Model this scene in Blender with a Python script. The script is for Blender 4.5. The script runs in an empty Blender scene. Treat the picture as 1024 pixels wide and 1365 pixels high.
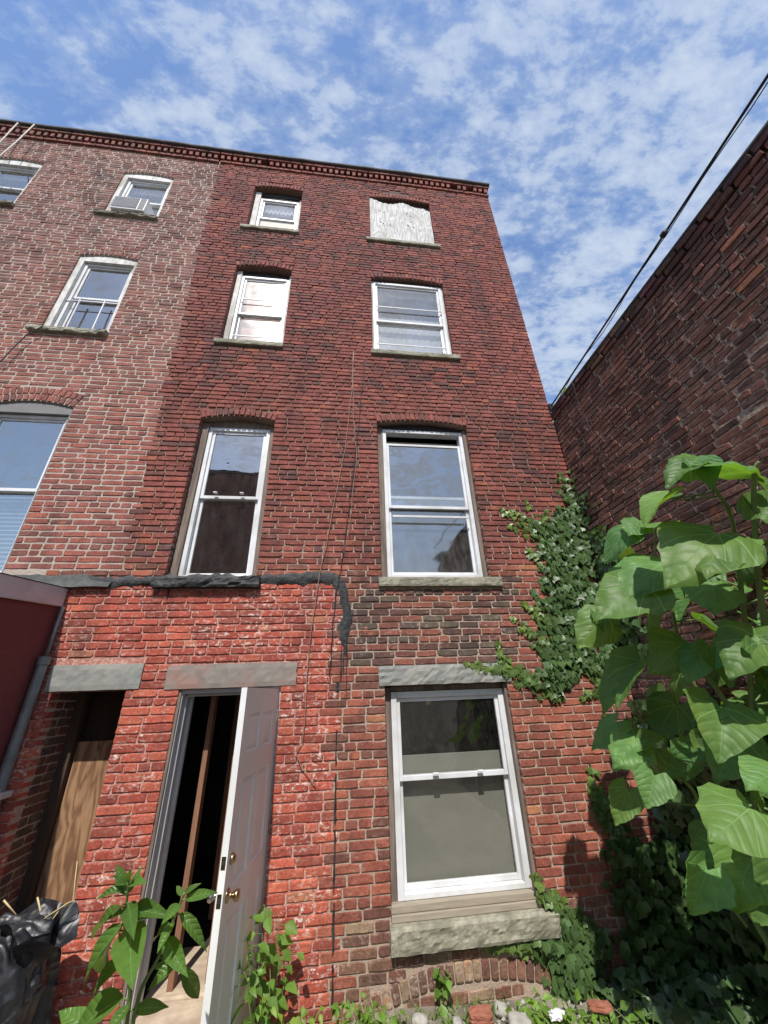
import bpy, bmesh, math, random
import numpy as np
from mathutils import Vector, Matrix, noise
from mathutils.geometry import delaunay_2d_cdt

rng = random.Random(11)
S = bpy.context.scene
COL = S.collection

# ------------------------------------------------------------------ camera
F_PX, PITCH, ROLL, YAW, CX, CY = 500.80, .45952, -.037525, .134158, 514.66, 676.32
CAM = Vector((0, -3.6, 1.854))
_cp, _sp = math.cos(PITCH), math.sin(PITCH)
FW = Vector((math.sin(YAW) * _cp, math.cos(YAW) * _cp, _sp))
_rt = Vector((math.cos(YAW), -math.sin(YAW), 0))
_up = _rt.cross(FW)
RT = _rt * math.cos(ROLL) + _up * math.sin(ROLL)
UP = -_rt * math.sin(ROLL) + _up * math.cos(ROLL)
cam_d = bpy.data.cameras.new('camera')
cam = bpy.data.objects.new('camera', cam_d)
COL.objects.link(cam)
cam.matrix_world = Matrix(((RT.x, UP.x, -FW.x, CAM.x), (RT.y, UP.y, -FW.y, CAM.y), (RT.z, UP.z, -FW.z, CAM.z), (0, 0, 0, 1)))
cam_d.sensor_fit = 'AUTO'
cam_d.sensor_width = 36
cam_d.lens = F_PX / 1365 * 36
cam_d.shift_x = -(CX - 512) / 1365
cam_d.shift_y = (CY - 682.5) / 1365
cam_d.clip_start = .02
cam_d.clip_end = 500
S.camera = cam

# ------------------------------------------------------------------ sun, sky, exposure
SUN_AZ, SUN_EL = math.radians(9.8), math.radians(51.7)      # azimuth left of the facade's normal
SUN = Vector((-math.sin(SUN_AZ) * math.cos(SUN_EL), -math.cos(SUN_AZ) * math.cos(SUN_EL), math.sin(SUN_EL)))
sun_d = bpy.data.lights.new('sun', 'SUN')
sun_d.energy = 5.0
sun_d.angle = math.radians(.53)
sun_d.color = (1, .955, .88)
sun = bpy.data.objects.new('sun', sun_d)
COL.objects.link(sun)
sun.rotation_euler = SUN.to_track_quat('Z', 'Y').to_euler()
sun.location = (0, -10, 30)

W = bpy.data.worlds.new('World')
S.world = W
W.use_nodes = True


class NT:
    """small helper to write node graphs"""
    def __init__(s, nt):
        s.nt = nt
        nt.nodes.clear()

    def n(s, t, props=None, **inp):
        nd = s.nt.nodes.new(t)
        for k, v in (props or {}).items():
            setattr(nd, k, v)
        for k, v in inp.items():
            key = k.replace('_', ' ')
            i = None
            if key[0] == 'i' and key[1:].isdigit():
                i = nd.inputs[int(key[1:])]
            else:
                for q in nd.inputs:
                    if q.name == key and q.enabled:
                        i = q
                        break
                if i is None:
                    i = nd.inputs[key]
            if isinstance(v, bpy.types.NodeSocket):
                s.nt.links.new(v, i)
            else:
                i.default_value = v
        return nd

    def math(s, op, a, b=0., c=None, clamp=False):
        kw = dict(i0=a, i1=b)
        if c is not None:
            kw['i2'] = c
        return s.n('ShaderNodeMath', dict(operation=op, use_clamp=clamp), **kw).outputs[0]

    def mix(s, f, a, b, mode='MIX'):
        m = s.nt.nodes.new('ShaderNodeMix')
        m.data_type = 'RGBA'
        m.blend_type = mode
        for idx, v in ((0, f), (6, a), (7, b)):
            if isinstance(v, bpy.types.NodeSocket):
                s.nt.links.new(v, m.inputs[idx])
            else:
                m.inputs[idx].default_value = v if idx == 0 else (tuple(v) + (1,))[:4]
        return m.outputs[2]

    def ramp(s, f, stops):
        r = s.n('ShaderNodeValToRGB', i0=f)
        e = r.color_ramp.elements
        while len(e) < len(stops):
            e.new(.5)
        for q, (p, c) in zip(e, stops):
            q.position = p
            q.color = (c, c, c, 1) if not isinstance(c, (tuple, list)) else (tuple(c) + (1,))[:4]
        return r.outputs[0]

    def rng(s, v, a, b, c=0., d=1.):
        return s.n('ShaderNodeMapRange', None, i0=v, i1=a, i2=b, i3=c, i4=d).outputs[0]

    def noise(s, vec, scale, detail=4., rough=.55, dist=0.):
        return s.n('ShaderNodeTexNoise', None, Vector=vec, Scale=scale, Detail=detail, Roughness=rough, Distortion=dist).outputs[0]

    def scaled(s, vec, sc):
        return s.n('ShaderNodeVectorMath', dict(operation='MULTIPLY'), i0=vec, i1=sc).outputs[0]


def make_sky():
    g = NT(W.node_tree)
    out = g.n('ShaderNodeOutputWorld')
    sky = g.n('ShaderNodeTexSky', dict(sky_type='NISHITA', sun_disc=False, sun_elevation=SUN_EL,
                                       sun_rotation=math.pi + SUN_AZ, altitude=0, air_density=1.25, dust_density=.6, ozone_density=2.2))
    co = g.n('ShaderNodeTexCoord').outputs['Generated']
    sep = g.n('ShaderNodeSeparateXYZ', None, i0=co)
    z = g.math('MAXIMUM', sep.outputs[2], .06)
    u = g.math('DIVIDE', sep.outputs[0], z)
    v = g.math('DIVIDE', sep.outputs[1], z)
    p = g.n('ShaderNodeCombineXYZ', None, X=u, Y=v, Z=3.7).outputs[0]
    rot = g.n('ShaderNodeMapping', None, Vector=p)
    rot.inputs['Rotation'].default_value = (0, 0, math.radians(14))
    rot.inputs['Scale'].default_value = (1.0, 1.75, 1)
    warp = g.n('ShaderNodeTexNoise', None, Vector=p, Scale=5., Detail=2.).outputs[1]
    pw = g.n('ShaderNodeVectorMath', dict(operation='MULTIPLY_ADD'), i0=warp, i1=(.035, .035, 0), i2=rot.outputs[0]).outputs[0]
    big = g.noise(p, 1.5, 2.)
    mid = g.noise(rot.outputs[0], 6.5, 2., .5)
    fine = g.noise(pw, 12.5, 8., .60)
    puff = g.noise(pw, 34., 4., .6)
    # the layer thickens slowly towards +x
    side = g.rng(u, -1.2, .9, -.19, .11)
    d = g.math('ADD', .5, g.math('MULTIPLY', g.math('SUBTRACT', fine, .5), .95))
    d = g.math('ADD', d, g.math('MULTIPLY', g.math('SUBTRACT', mid, .5), .75))
    d = g.math('ADD', d, g.math('MULTIPLY', g.math('SUBTRACT', big, .5), .35))
    d = g.math('ADD', d, g.math('MULTIPLY', g.math('SUBTRACT', puff, .5), .40))
    d = g.math('ADD', d, side)
    cov = g.ramp(d, [(.32, .03), (.47, .26), (.58, .62), (.78, .92)])
    hue = g.n('ShaderNodeHueSaturation', None, Hue=.505, Saturation=1.10, Value=2.3, Color=sky.outputs[0]).outputs[0]
    c = g.mix(cov, hue, (6.3, 7.3, 8.9))
    bg = g.n('ShaderNodeBackground', None, Color=c, Strength=.096)
    g.nt.links.new(bg.outputs[0], out.inputs[0])


make_sky()
vs = S.view_settings
S.display_settings.display_device = 'sRGB'
vs.view_transform = 'Standard'
vs.look = 'None'
vs.exposure = 0.0
vs.gamma = 1
vs.use_curve_mapping = False
S.render.engine = 'CYCLES'
S.cycles.max_bounces = 8
S.cycles.transparent_max_bounces = 16
S.cycles.use_denoising = True


# ------------------------------------------------------------------ picture to place
def ray(px, py):
    return RT * ((px - CX) / F_PX) - UP * ((py - CY) / F_PX) + FW


def at_t(px, py, t):
    return CAM + ray(px, py) * t


def at_y(px, py, y):
    d = ray(px, py)
    return CAM + d * ((y - CAM.y) / d.y)


def at_x(px, py, x):
    d = ray(px, py)
    return CAM + d * ((x - CAM.x) / d.x)


def proj(p):
    d = p - CAM
    w = d.dot(FW)
    if w < .05:
        return None
    return CX + F_PX * d.dot(RT) / w, CY - F_PX * d.dot(UP) / w


# ------------------------------------------------------------------ materials
def material(name):
    m = bpy.data.materials.new(name)
    m.use_nodes = True
    g = NT(m.node_tree)
    out = g.n('ShaderNodeOutputMaterial')
    return m, g, out


def finish(g, out, shader):
    g.nt.links.new(shader, out.inputs[0])


def bump(g, h, dist=.004, strength=1.):
    return g.n('ShaderNodeBump', None, Height=h, Distance=dist, Strength=strength).outputs[0]


def simple(name, c, rough=.6, var=.25, scale=18., c2=None, bd=.002, metallic=0., stretch=(1, 1, 1), spec=.4):
    """one colour with broad and fine noise in value, a second stain colour and fine relief"""
    m, g, out = material(name)
    pos = g.n('ShaderNodeNewGeometry').outputs['Position']
    ps = g.scaled(pos, stretch)
    a = g.noise(ps, scale, 6., .6)
    b = g.noise(ps, scale * .22, 3.)
    f = g.ramp(a, [(.3, 0.), (.7, 1.)])
    lo = tuple(q * (1 - var) for q in c)
    hi = tuple(min(1, q * (1 + var * .7)) for q in c)
    base = g.mix(f, lo, hi)
    if c2:
        base = g.mix(g.ramp(b, [(.46, 0.), (.62, .85)]), base, c2)
    bs = g.n('ShaderNodeBsdfPrincipled', None, Base_Color=base, Roughness=rough, Metallic=metallic, Normal=bump(g, a, bd))
    bs.inputs['Specular IOR Level'].default_value = spec
    finish(g, out, bs.outputs[0])
    return m


def brick_material():
    m, g, out = material('brick')
    pos = g.n('ShaderNodeNewGeometry').outputs['Position']
    at = g.n('ShaderNodeAttribute', dict(attribute_name='tint'))
    ob = g.n('ShaderNodeObjectInfo')
    c = g.mix(1., at.outputs['Color'], ob.outputs['Color'], 'MULTIPLY')
    flake = g.math('MULTIPLY', at.outputs['Alpha'], ob.outputs['Alpha'])
    n1 = g.noise(pos, 55., 6., .65)
    n2 = g.noise(pos, 9., 4.)
    n3 = g.noise(pos, 170., 3., .7)
    n4 = g.noise(g.scaled(pos, (1.2, 1.2, .35)), 2.2, 4., .6)
    val = g.math('ADD', g.rng(n1, .3, .7, .62, 1.28), g.rng(n2, .3, .7, -.22, .2))
    c = g.mix(1., c, g.n('ShaderNodeCombineXYZ', None, X=val, Y=val, Z=val).outputs[0], 'MULTIPLY')
    # soot in long soft runs
    c = g.mix(g.ramp(n4, [(.5, 0.), (.68, .55)]), c, (.055, .038, .036))
    # crumbled orange faces
    c = g.mix(g.ramp(n2, [(.655, 0.), (.70, .7)]), c, (.40, .14, .07))
    # bits of old white paint and salts
    fl = g.math('MULTIPLY', g.ramp(g.noise(g.scaled(pos, (1, 1, 1.7)), 21., 8., .74), [(.53, 0.), (.575, .95)]), g.ramp(g.noise(pos, 3.6, 3.), [(.42, .1), (.62, 1.)]))
    fl = g.math('MULTIPLY', fl, flake)
    c = g.mix(fl, c, (.70, .58, .52))
    h = g.math('ADD', g.math('MULTIPLY', n1, .7), g.math('MULTIPLY', n3, .35))
    bs = g.n('ShaderNodeBsdfPrincipled', None, Base_Color=c, Roughness=.88, Normal=bump(g, h, .0045, .9))
    bs.inputs['Specular IOR Level'].default_value = .25
    finish(g, out, bs.outputs[0])
    return m


def mortar_material(kind):
    m, g, out = material('mortar_' + kind)
    pos = g.n('ShaderNodeNewGeometry').outputs['Position']
    sep = g.n('ShaderNodeSeparateXYZ', None, i0=pos)
    n1 = g.noise(pos, 40., 6., .7)
    n2 = g.noise(pos, 2.3, 5., .6)
    if kind == 'main':
        light = g.mix(n1, (.33, .24, .18), (.60, .49, .40))
        dark = g.mix(n1, (.075, .035, .03), (.20, .11, .085))
        red = g.mix(g.ramp(n1, [(.36, 0.), (.62, 1.)]), (.38, .115, .08), (.60, .39, .33))
        zz = g.math('ADD', sep.outputs[2], g.math('MULTIPLY', g.math('SUBTRACT', n2, .5), 5.))
        up = g.rng(zz, 2.4, 6.2, .12, .93)
        up = g.n('ShaderNodeClamp', None, i0=up).outputs[0]
        c = g.mix(up, light, dark)
        pn = g.math('ADD', sep.outputs[0], g.math('MULTIPLY', g.math('SUBTRACT', n1, .5), .12))
        isred = g.math('MULTIPLY', g.math('MULTIPLY', g.math('LESS_THAN', pn, -.03), g.math('LESS_THAN', sep.outputs[2], 2.86)), g.math('LESS_THAN', sep.outputs[1], .03))
        c = g.mix(isred, c, red)
    elif kind == 'pale':
        c = g.mix(n1, (.35, .29, .25), (.56, .48, .41))
        c = g.mix(g.ramp(n2, [(.5, 0.), (.7, .5)]), c, (.25, .19, .16))
    else:
        c = g.mix(g.ramp(n1, [(.35, 0.), (.65, 1.)]), (.16, .115, .09), (.58, .48, .38))
        c = g.mix(g.ramp(n2, [(.48, 0.), (.66, .7)]), c, (.10, .065, .055))
    bs = g.n('ShaderNodeBsdfPrincipled', None, Base_Color=c, Roughness=.95, Normal=bump(g, n1, .012, 1.))
    bs.inputs['Specular IOR Level'].default_value = .15
    finish(g, out, bs.outputs[0])
    return m


def wood_material(name, cols, vertical=True, density=46., rough=.7, crack=None):
    m, g, out = material(name)
    pos = g.n('ShaderNodeNewGeometry').outputs['Position']
    p = g.scaled(pos, (5.2, 5.2, 1.0) if vertical else (1.0, 5.2, 5.2))
    n = g.noise(p, 1.15, 3., .5, .35)
    lines = g.math('SINE', g.math('MULTIPLY', n, density))
    fine = g.noise(g.scaled(pos, (90, 90, 3.) if vertical else (3., 90, 90)), 1., 4., .7)
    f = g.math('ADD', g.rng(lines, -1, 1, 0, .7), g.math('MULTIPLY', fine, .5))
    c = g.ramp(f, [(.12, cols[0]), (.5, cols[1]), (.95, cols[2])])
    st = g.noise(pos, 2.7, 4.)
    c = g.mix(g.ramp(st, [(.46, 0.), (.68, .6)]), c, cols[0])
    bs = g.n('ShaderNodeBsdfPrincipled', None, Base_Color=c, Roughness=rough, Normal=bump(g, f, .003))
    finish(g, out, bs.outputs[0])
    return m


def glass_material(name, rough=.0, tint=(.86, .88, .88), f0=.22, dirt=.06):
    m, g, out = material(name)
    pos = g.n('ShaderNodeNewGeometry').outputs['Position']
    wav = g.noise(pos, 2.1, 2., .5)
    nrm = bump(g, wav, .02, .35)
    ge = g.n('ShaderNodeNewGeometry')
    cs = g.math('ABSOLUTE', g.n('ShaderNodeVectorMath', dict(operation='DOT_PRODUCT'), i0=ge.outputs['Incoming'], i1=ge.outputs['Normal']).outputs['Value'])
    fr = g.math('ADD', f0, g.math('MULTIPLY', g.math('POWER', g.math('SUBTRACT', 1., cs), 5.), 1 - f0))
    gl = g.n('ShaderNodeBsdfGlossy', None, Color=(.96, .93, .88, 1), Roughness=rough, Normal=nrm).outputs[0]
    tr = g.n('ShaderNodeBsdfTransparent', None, Color=tint + (1,)).outputs[0]
    a = g.n('ShaderNodeMixShader', None, i0=fr, i1=tr, i2=gl).outputs[0]
    du = g.n('ShaderNodeBsdfDiffuse', None, Color=(.42, .42, .40, 1)).outputs[0]
    sp = g.noise(g.scaled(pos, (1.5, 1.5, .5)), 9., 7., .75)
    f = g.math('MULTIPLY', g.ramp(sp, [(.4, .15), (.75, 1.)]), dirt)
    finish(g, out, g.n('ShaderNodeMixShader', None, i0=f, i1=a, i2=du).outputs[0])
    return m


def leaf_material(name, c, trans=.4, rough=.45, veins=True, back=None, spec=.4):
    m, g, out = material(name)
    pos = g.n('ShaderNodeNewGeometry').outputs['Position']
    at = g.n('ShaderNodeAttribute', dict(attribute_name='tint')).outputs['Color']
    ob = g.n('ShaderNodeObjectInfo').outputs['Color']
    t = g.mix(1., at, ob, 'MULTIPLY')
    n = g.noise(pos, 24., 5., .6)
    base = g.mix(n, tuple(q * .68 for q in c), tuple(q * 1.25 for q in c))
    base = g.mix(1., base, t, 'MULTIPLY')
    nrm = None
    if veins:
        uv = g.n('ShaderNodeUVMap').outputs[0]
        s = g.n('ShaderNodeSeparateXYZ', None, i0=uv)
        av = g.math('ABSOLUTE', g.math('SUBTRACT', s.outputs[0], .5))
        y_ = s.outputs[1]
        line = lambda d, w: g.ramp(g.math('DIVIDE', d, w), [(0., 1.), (.6, .8), (1., 0.)])
        wid = g.math('MAXIMUM', .003, g.math('SUBTRACT', .014, g.math('MULTIPLY', y_, .011)))
        vein = line(av, wid)
        if veins == 'palmate':
            for k, w in ((.72, .009), (2.1, .008)):
                vein = g.math('MAXIMUM', vein, line(g.math('ABSOLUTE', g.math('MULTIPLY', g.math('SUBTRACT', av, g.math('MULTIPLY', y_, k)), 1 / math.sqrt(1 + k * k))), w))
            k = g.math('MULTIPLY', g.math('SUBTRACT', y_, g.math('ADD', g.math('MULTIPLY', av, .62), g.math('MULTIPLY', g.math('MULTIPLY', av, av), .8))), 5.2)
        else:
            k = g.math('MULTIPLY', g.math('SUBTRACT', y_, g.math('ADD', g.math('MULTIPLY', av, .75), g.math('MULTIPLY', g.math('MULTIPLY', av, av), .9))), 7.)
        fr = g.math('ABSOLUTE', g.math('SUBTRACT', g.math('FRACT', k), .5))
        vein = g.math('MAXIMUM', vein, g.math('MULTIPLY', g.math('LESS_THAN', fr, .02), .45))
        pillow = g.math('SUBTRACT', g.math('MULTIPLY', g.ramp(fr, [(0., 0.), (.3, 1.)]), .8), g.math('MULTIPLY', vein, .5))
        # blotches of age: yellowing and a few brown spots
        age = g.noise(pos, 6., 3.)
        base = g.mix(g.ramp(age, [(.55, 0.), (.75, .45)]), base, (c[0] * 1.7, c[1] * 1.15, c[2] * .6))
        base = g.mix(g.ramp(g.noise(pos, 42., 2.), [(.72, 0.), (.76, .7)]), base, (.12, .09, .04))
        base = g.mix(g.math('MULTIPLY', vein, .55), base, tuple(min(1, q * 1.9 + .05) for q in c))
        nrm = bump(g, g.math('ADD', pillow, g.math('MULTIPLY', n, .35)), .0032, .7)
    else:
        nrm = bump(g, n, .004)
    bs = g.n('ShaderNodeBsdfPrincipled', None, Base_Color=base, Roughness=rough, Normal=nrm)
    bs.inputs['Specular IOR Level'].default_value = spec
    tc = g.mix(1., base, (1.75, 1.75, .40), 'MULTIPLY')
    tr = g.n('ShaderNodeBsdfTranslucent', None, Color=tc).outputs[0]
    finish(g, out, g.n('ShaderNodeMixShader', None, i0=trans, i1=bs.outputs[0], i2=tr).outputs[0])
    return m


def bag_material():
    """thin black plastic: fine crinkles along the folds, dust on the top"""
    m, g, out = material('black_plastic_bag')
    pos = g.n('ShaderNodeNewGeometry').outputs['Position']
    w = g.n('ShaderNodeTexNoise', None, Vector=pos, Scale=5., Detail=2.).outputs[1]
    p = g.n('ShaderNodeVectorMath', dict(operation='MULTIPLY_ADD'), i0=w, i1=(.25, .25, .25), i2=pos).outputs[0]
    rot = g.n('ShaderNodeMapping', None, Vector=p)
    rot.inputs['Rotation'].default_value = (0, math.radians(-38), 0)
    rot.inputs['Scale'].default_value = (2.2, 4., 9.)
    a = g.math('ABSOLUTE', g.math('SUBTRACT', g.noise(rot.outputs[0], .8, 2., .45), .5))
    b = g.math('ABSOLUTE', g.math('SUBTRACT', g.noise(p, 8., 1., .5), .5))
    h = g.math('ADD', g.ramp(a, [(0., 1.), (.12, .2), (.3, 0.)]), g.math('MULTIPLY', g.ramp(b, [(0., 1.), (.1, .2), (.3, 0.)]), .35))
    dust = g.ramp(g.noise(pos, 7., 5.), [(.45, 0.), (.75, .35)])
    c = g.mix(dust, (.014, .015, .019), (.06, .06, .065))
    bs = g.n('ShaderNodeBsdfPrincipled', None, Base_Color=c, Roughness=.43, Normal=bump(g, h, .012, .8))
    bs.inputs['Specular IOR Level'].default_value = .6
    finish(g, out, bs.outputs[0])
    return m


M = {}
M['brick'] = brick_material()
for k in ('main', 'pale', 'side'):
    M['mortar_' + k] = mortar_material(k)
M['stone'] = simple('weathered_stone', (.31, .295, .225), .9, .4, 26., (.17, .165, .12), .006)
M['lintel'] = simple('grey_lintel_stone', (.245, .25, .235), .85, .2, 16., (.31, .30, .27), .004)
M['lintel_red'] = simple('lintel_with_old_red_paint', (.245, .215, .19), .85, .22, 12., (.35, .175, .14), .003)
M['sandstone'] = simple('sandstone_step', (.55, .44, .33), .9, .2, 14., (.38, .29, .21), .004)
M['white'] = simple('white_vinyl', (.70, .71, .73), .4, .08, 11., (.54, .54, .53), .0006)
M['peeling'] = simple('peeling_white_paint', (.62, .60, .57), .7, .3, 30., (.30, .26, .22), .002, stretch=(1, 1, .25))
M['oldwood'] = simple('old_brown_wood', (.21, .165, .135), .8, .35, 20., (.12, .09, .075), .002, stretch=(3, 3, .3))
M['subsill'] = simple('grey_brown_painted_wood', (.33, .285, .22), .75, .2, 20., None, .001, stretch=(.3, 3, 3))
M['black'] = simple('blackened_wood', (.030, .027, .027), .8, .3, 20.)
M['ply'] = wood_material('plywood', [(.13, .062, .03), (.26, .14, .07), (.36, .21, .115)], True, 52.)
M['ply_grey'] = wood_material('weathered_plywood', [(.27, .255, .235), (.43, .42, .40), (.55, .54, .525)], True, 62.)
M['tar'] = simple('tar', (.026, .027, .029), .6, .5, 26., (.06, .06, .06), .014)
M['zinc'] = simple('dull_grey_metal', (.62, .60, .63), .45, .1, 7., (.42, .40, .41), .0008, .25)
M['pipe'] = simple('galvanised_pipe', (.20, .225, .225), .5, .25, 14., None, .0006, .35)
M['flash'] = simple('weathered_grey_flashing', (.085, .088, .085), .75, .4, 20., (.05, .05, .05), .006)
M['darkred'] = simple('dark_red_stucco', (.165, .042, .042), .8, .12, 30., None, .001)
M['bag'] = bag_material()
M['door'] = simple('white_painted_door', (.80, .82, .82), .4, .06, 6., (.70, .71, .70), .0004)
M['taupe'] = simple('grey_brown_metal_trim', (.19, .18, .175), .5, .1, 9., None, .0005)
M['jamb'] = simple('grey_white_door_jamb', (.47, .47, .47), .5, .1, 9., None, .0005)
M['brass'] = simple('dull_brass', (.48, .34, .19), .28, .1, 30., None, .0002, 1.)
M['chrome'] = simple('steel', (.6, .58, .55), .25, .1, 30., None, .0002, 1.)
M['stud'] = simple('pine_stud', (.24, .12, .07), .7, .3, 16., None, .001, stretch=(2, 2, .2))
M['inside'] = simple('dark_interior_plaster', (.045, .042, .04), .9, .3, 3.)
M['board'] = simple('grey_board', (.205, .205, .17), .85, .06, 5., None, .0006)
M['cloth'] = simple('white_curtain', (.62, .62, .62), .9, .12, 8., None, .002, stretch=(6, 6, .3))
M['shade'] = simple('cream_roller_shade', (.70, .66, .58), .85, .1, 7., None, .001)
M['blind'] = simple('grey_blind_slat', (.20, .21, .22), .6, .15, 12.)
M['ac'] = simple('white_plastic', (.74, .74, .75), .45, .05, 9.)
M['ac_dark'] = simple('grille_shadow_grey', (.18, .18, .18), .7, .1, 9.)
M['glass'] = glass_material('window_glass', .012, f0=.36)
M['glass_dusty'] = glass_material('dusty_window_glass', .05, (.8, .82, .83), .32, .2)
M['glass_clear'] = glass_material('clear_window_glass', .01, (.9, .9, .9), .07, .05)
M['glass_dull'] = glass_material('scratched_window_glass', .12, (.78, .78, .8), .22, .16)
M['roof'] = simple('dark_roof_felt', (.06, .058, .06), .8, .3, 10.)
M['wire'] = simple('black_cable', (.02, .02, .022), .6, .2, 20.)
M['wire_pale'] = simple('dirty_white_cable', (.50, .45, .40), .6, .2, 20.)
M['wire_tan'] = simple('tan_cable', (.30, .19, .15), .6, .2, 20.)
M['soil'] = simple('yard_soil', (.27, .235, .19), .95, .4, 7., (.12, .105, .07), .02)
M['rubble'] = simple('pale_rubble', (.38, .36, .32), .95, .3, 16., None, .005)
M['chunk'] = simple('broken_red_brick', (.34, .13, .085), .95, .3, 20., (.3, .1, .06), .006)
M['plastic'] = simple('white_plastic_scrap', (.78, .78, .78), .35, .06, 12.)
M['stalk'] = simple('dry_straw_stalk', (.55, .44, .24), .8, .2, 30.)
M['stem'] = simple('green_stem', (.13, .20, .055), .5, .25, 18., (.19, .22, .09))
M['vine'] = simple('brown_vine_stem', (.11, .075, .05), .8, .3, 30.)
M['fence'] = simple('weathered_fence_wood', (.18, .14, .11), .85, .3, 12., None, .002, stretch=(2, 2, .2))
M['bigleaf'] = leaf_material('large_green_leaf', (.120, .245, .068), .36, .46, 'palmate', spec=.35)
M['weedleaf'] = leaf_material('long_green_leaf', (.10, .20, .045), .36, .36)
M['ivyleaf'] = leaf_material('glossy_ivy_leaf', (.072, .130, .042), .16, .40, False, spec=.5)
M['smallleaf'] = leaf_material('small_bright_leaf', (.15, .27, .05), .38, .45, False)
M['gvine'] = leaf_material('soft_vine_leaf', (.10, .18, .055), .30, .5, 'palmate')


# ------------------------------------------------------------------ mesh helpers
class MB:
    def __init__(s):
        s.v, s.f, s.tint, s.uv = [], [], [], []

    def add(s, verts, faces, tint=None, uv=None):
        o = len(s.v)
        s.v += [tuple(p) for p in verts]
        s.f += [tuple(i + o for i in f) for f in faces]
        if tint is not None:
            s.tint += [tint] * len(verts)
        if uv is not None:
            s.uv += uv

    def box(s, x0, x1, y0, y1, z0, z1):
        v = [(x0, y0, z0), (x1, y0, z0), (x1, y1, z0), (x0, y1, z0), (x0, y0, z1), (x1, y0, z1), (x1, y1, z1), (x0, y1, z1)]
        s.add(v, [(0, 3, 2, 1), (4, 5, 6, 7), (0, 1, 5, 4), (1, 2, 6, 5), (2, 3, 7, 6), (3, 0, 4, 7)])
        return s

    def obox(s, c, ax, ay, az):
        """box by centre and three half-extent vectors"""
        v = [c + ax * i + ay * j + az * k for k in (-1, 1) for j in (-1, 1) for i in (-1, 1)]
        s.add(v, [(0, 2, 3, 1), (4, 5, 7, 6), (0, 1, 5, 4), (1, 3, 7, 5), (3, 2, 6, 7), (2, 0, 4, 6)])
        return s

    def tube(s, path, r, n=6, r1=None):
        path = [Vector(p) for p in path]
        vs, fs = [], []
        for i, p in enumerate(path):
            d = (path[min(i + 1, len(path) - 1)] - path[max(i - 1, 0)]).normalized()
            a = d.cross(Vector((.31, .2, .93)))
            if a.length < .1:
                a = d.cross(Vector((1, 0, 0)))
            a.normalize()
            b = d.cross(a)
            rr = r if r1 is None else r + (r1 - r) * i / (len(path) - 1)
            for k in range(n):
                t = 2 * math.pi * k / n
                vs.append(p + a * (math.cos(t) * rr) + b * (math.sin(t) * rr))
        for i in range(len(path) - 1):
            for k in range(n):
                q = (k + 1) % n
                fs.append((i * n + k, i * n + q, (i + 1) * n + q, (i + 1) * n + k))
        fs.append(tuple(range(n - 1, -1, -1)))
        fs.append(tuple((len(path) - 1) * n + k for k in range(n)))
        s.add(vs, fs)
        return s

    def lathe(s, base, axis, prof, n=14):
        """profile of (distance along axis, radius)"""
        axis = Vector(axis).normalized()
        a = axis.cross(Vector((.3, .5, .8))).normalized()
        b = axis.cross(a)
        vs, fs = [], []
        for d, r in prof:
            for k in range(n):
                t = 2 * math.pi * k / n
                vs.append(Vector(base) + axis * d + a * (math.cos(t) * r) + b * (math.sin(t) * r))
        for i in range(len(prof) - 1):
            for k in range(n):
                q = (k + 1) % n
                fs.append((i * n + k, i * n + q, (i + 1) * n + q, (i + 1) * n + k))
        fs.append(tuple(range(n - 1, -1, -1)))
        fs.append(tuple((len(prof) - 1) * n + k for k in range(n)))
        s.add(vs, fs)
        return s

    def mesh(s, name, mat, smooth=False):
        me = bpy.data.meshes.new(name)
        me.from_pydata(s.v, [], s.f)
        if s.tint:
            a = me.color_attributes.new('tint', 'FLOAT_COLOR', 'POINT')
            a.data.foreach_set('color', np.array(s.tint, dtype=np.float32).ravel())
        if s.uv:
            u = me.uv_layers.new(name='uv')
            li = np.empty(len(me.loops), dtype=np.int32)
            me.loops.foreach_get('vertex_index', li)
            u.data.foreach_set('uv', np.array(s.uv, dtype=np.float32)[li].ravel())
        if smooth:
            me.polygons.foreach_set('use_smooth', [True] * len(me.polygons))
        me.materials.append(mat)
        me.update()
        return me

    def build(s, name, mat, parent=None, smooth=False, bevel=0., kind=None, origin=None):
        if origin is not None:
            o_ = Vector(origin)
            s.v = [tuple(Vector(p) - o_) for p in s.v]
        o = bpy.data.objects.new(name, s.mesh(name, mat, smooth))
        COL.objects.link(o)
        if origin is not None:
            o.location = origin
        attach(o, parent)
        if bevel:
            b = o.modifiers.new('bevel', 'BEVEL')
            b.width = bevel
            b.segments = 2
            b.limit_method = 'ANGLE'
        if kind:
            o['kind'] = kind
        return o


def wmat(o):
    m = o.matrix_basis.copy()
    if o.parent:
        m = wmat(o.parent) @ o.matrix_parent_inverse @ m
    return m


def attach(o, parent):
    if parent is not None:
        o.parent = parent
        o.matrix_parent_inverse = wmat(parent).inverted()


def tag(o, label=None, cat=None, group=None, kind=None):
    for k, v in (('label', label), ('category', cat), ('group', group), ('kind', kind)):
        if v:
            o[k] = v
    return o


def thing(name, loc, label, cat, group=None):
    o = bpy.data.objects.new(name, None)
    o.empty_display_size = .2
    o.location = loc
    COL.objects.link(o)
    return tag(o, label, cat, group)


def instance(mesh, name, mat4, parent, color=None, kind=None):
    o = bpy.data.objects.new(name, mesh)
    COL.objects.link(o)
    o.matrix_world = mat4
    if color is not None:
        o.color = color
    attach(o, parent)
    return o


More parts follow.
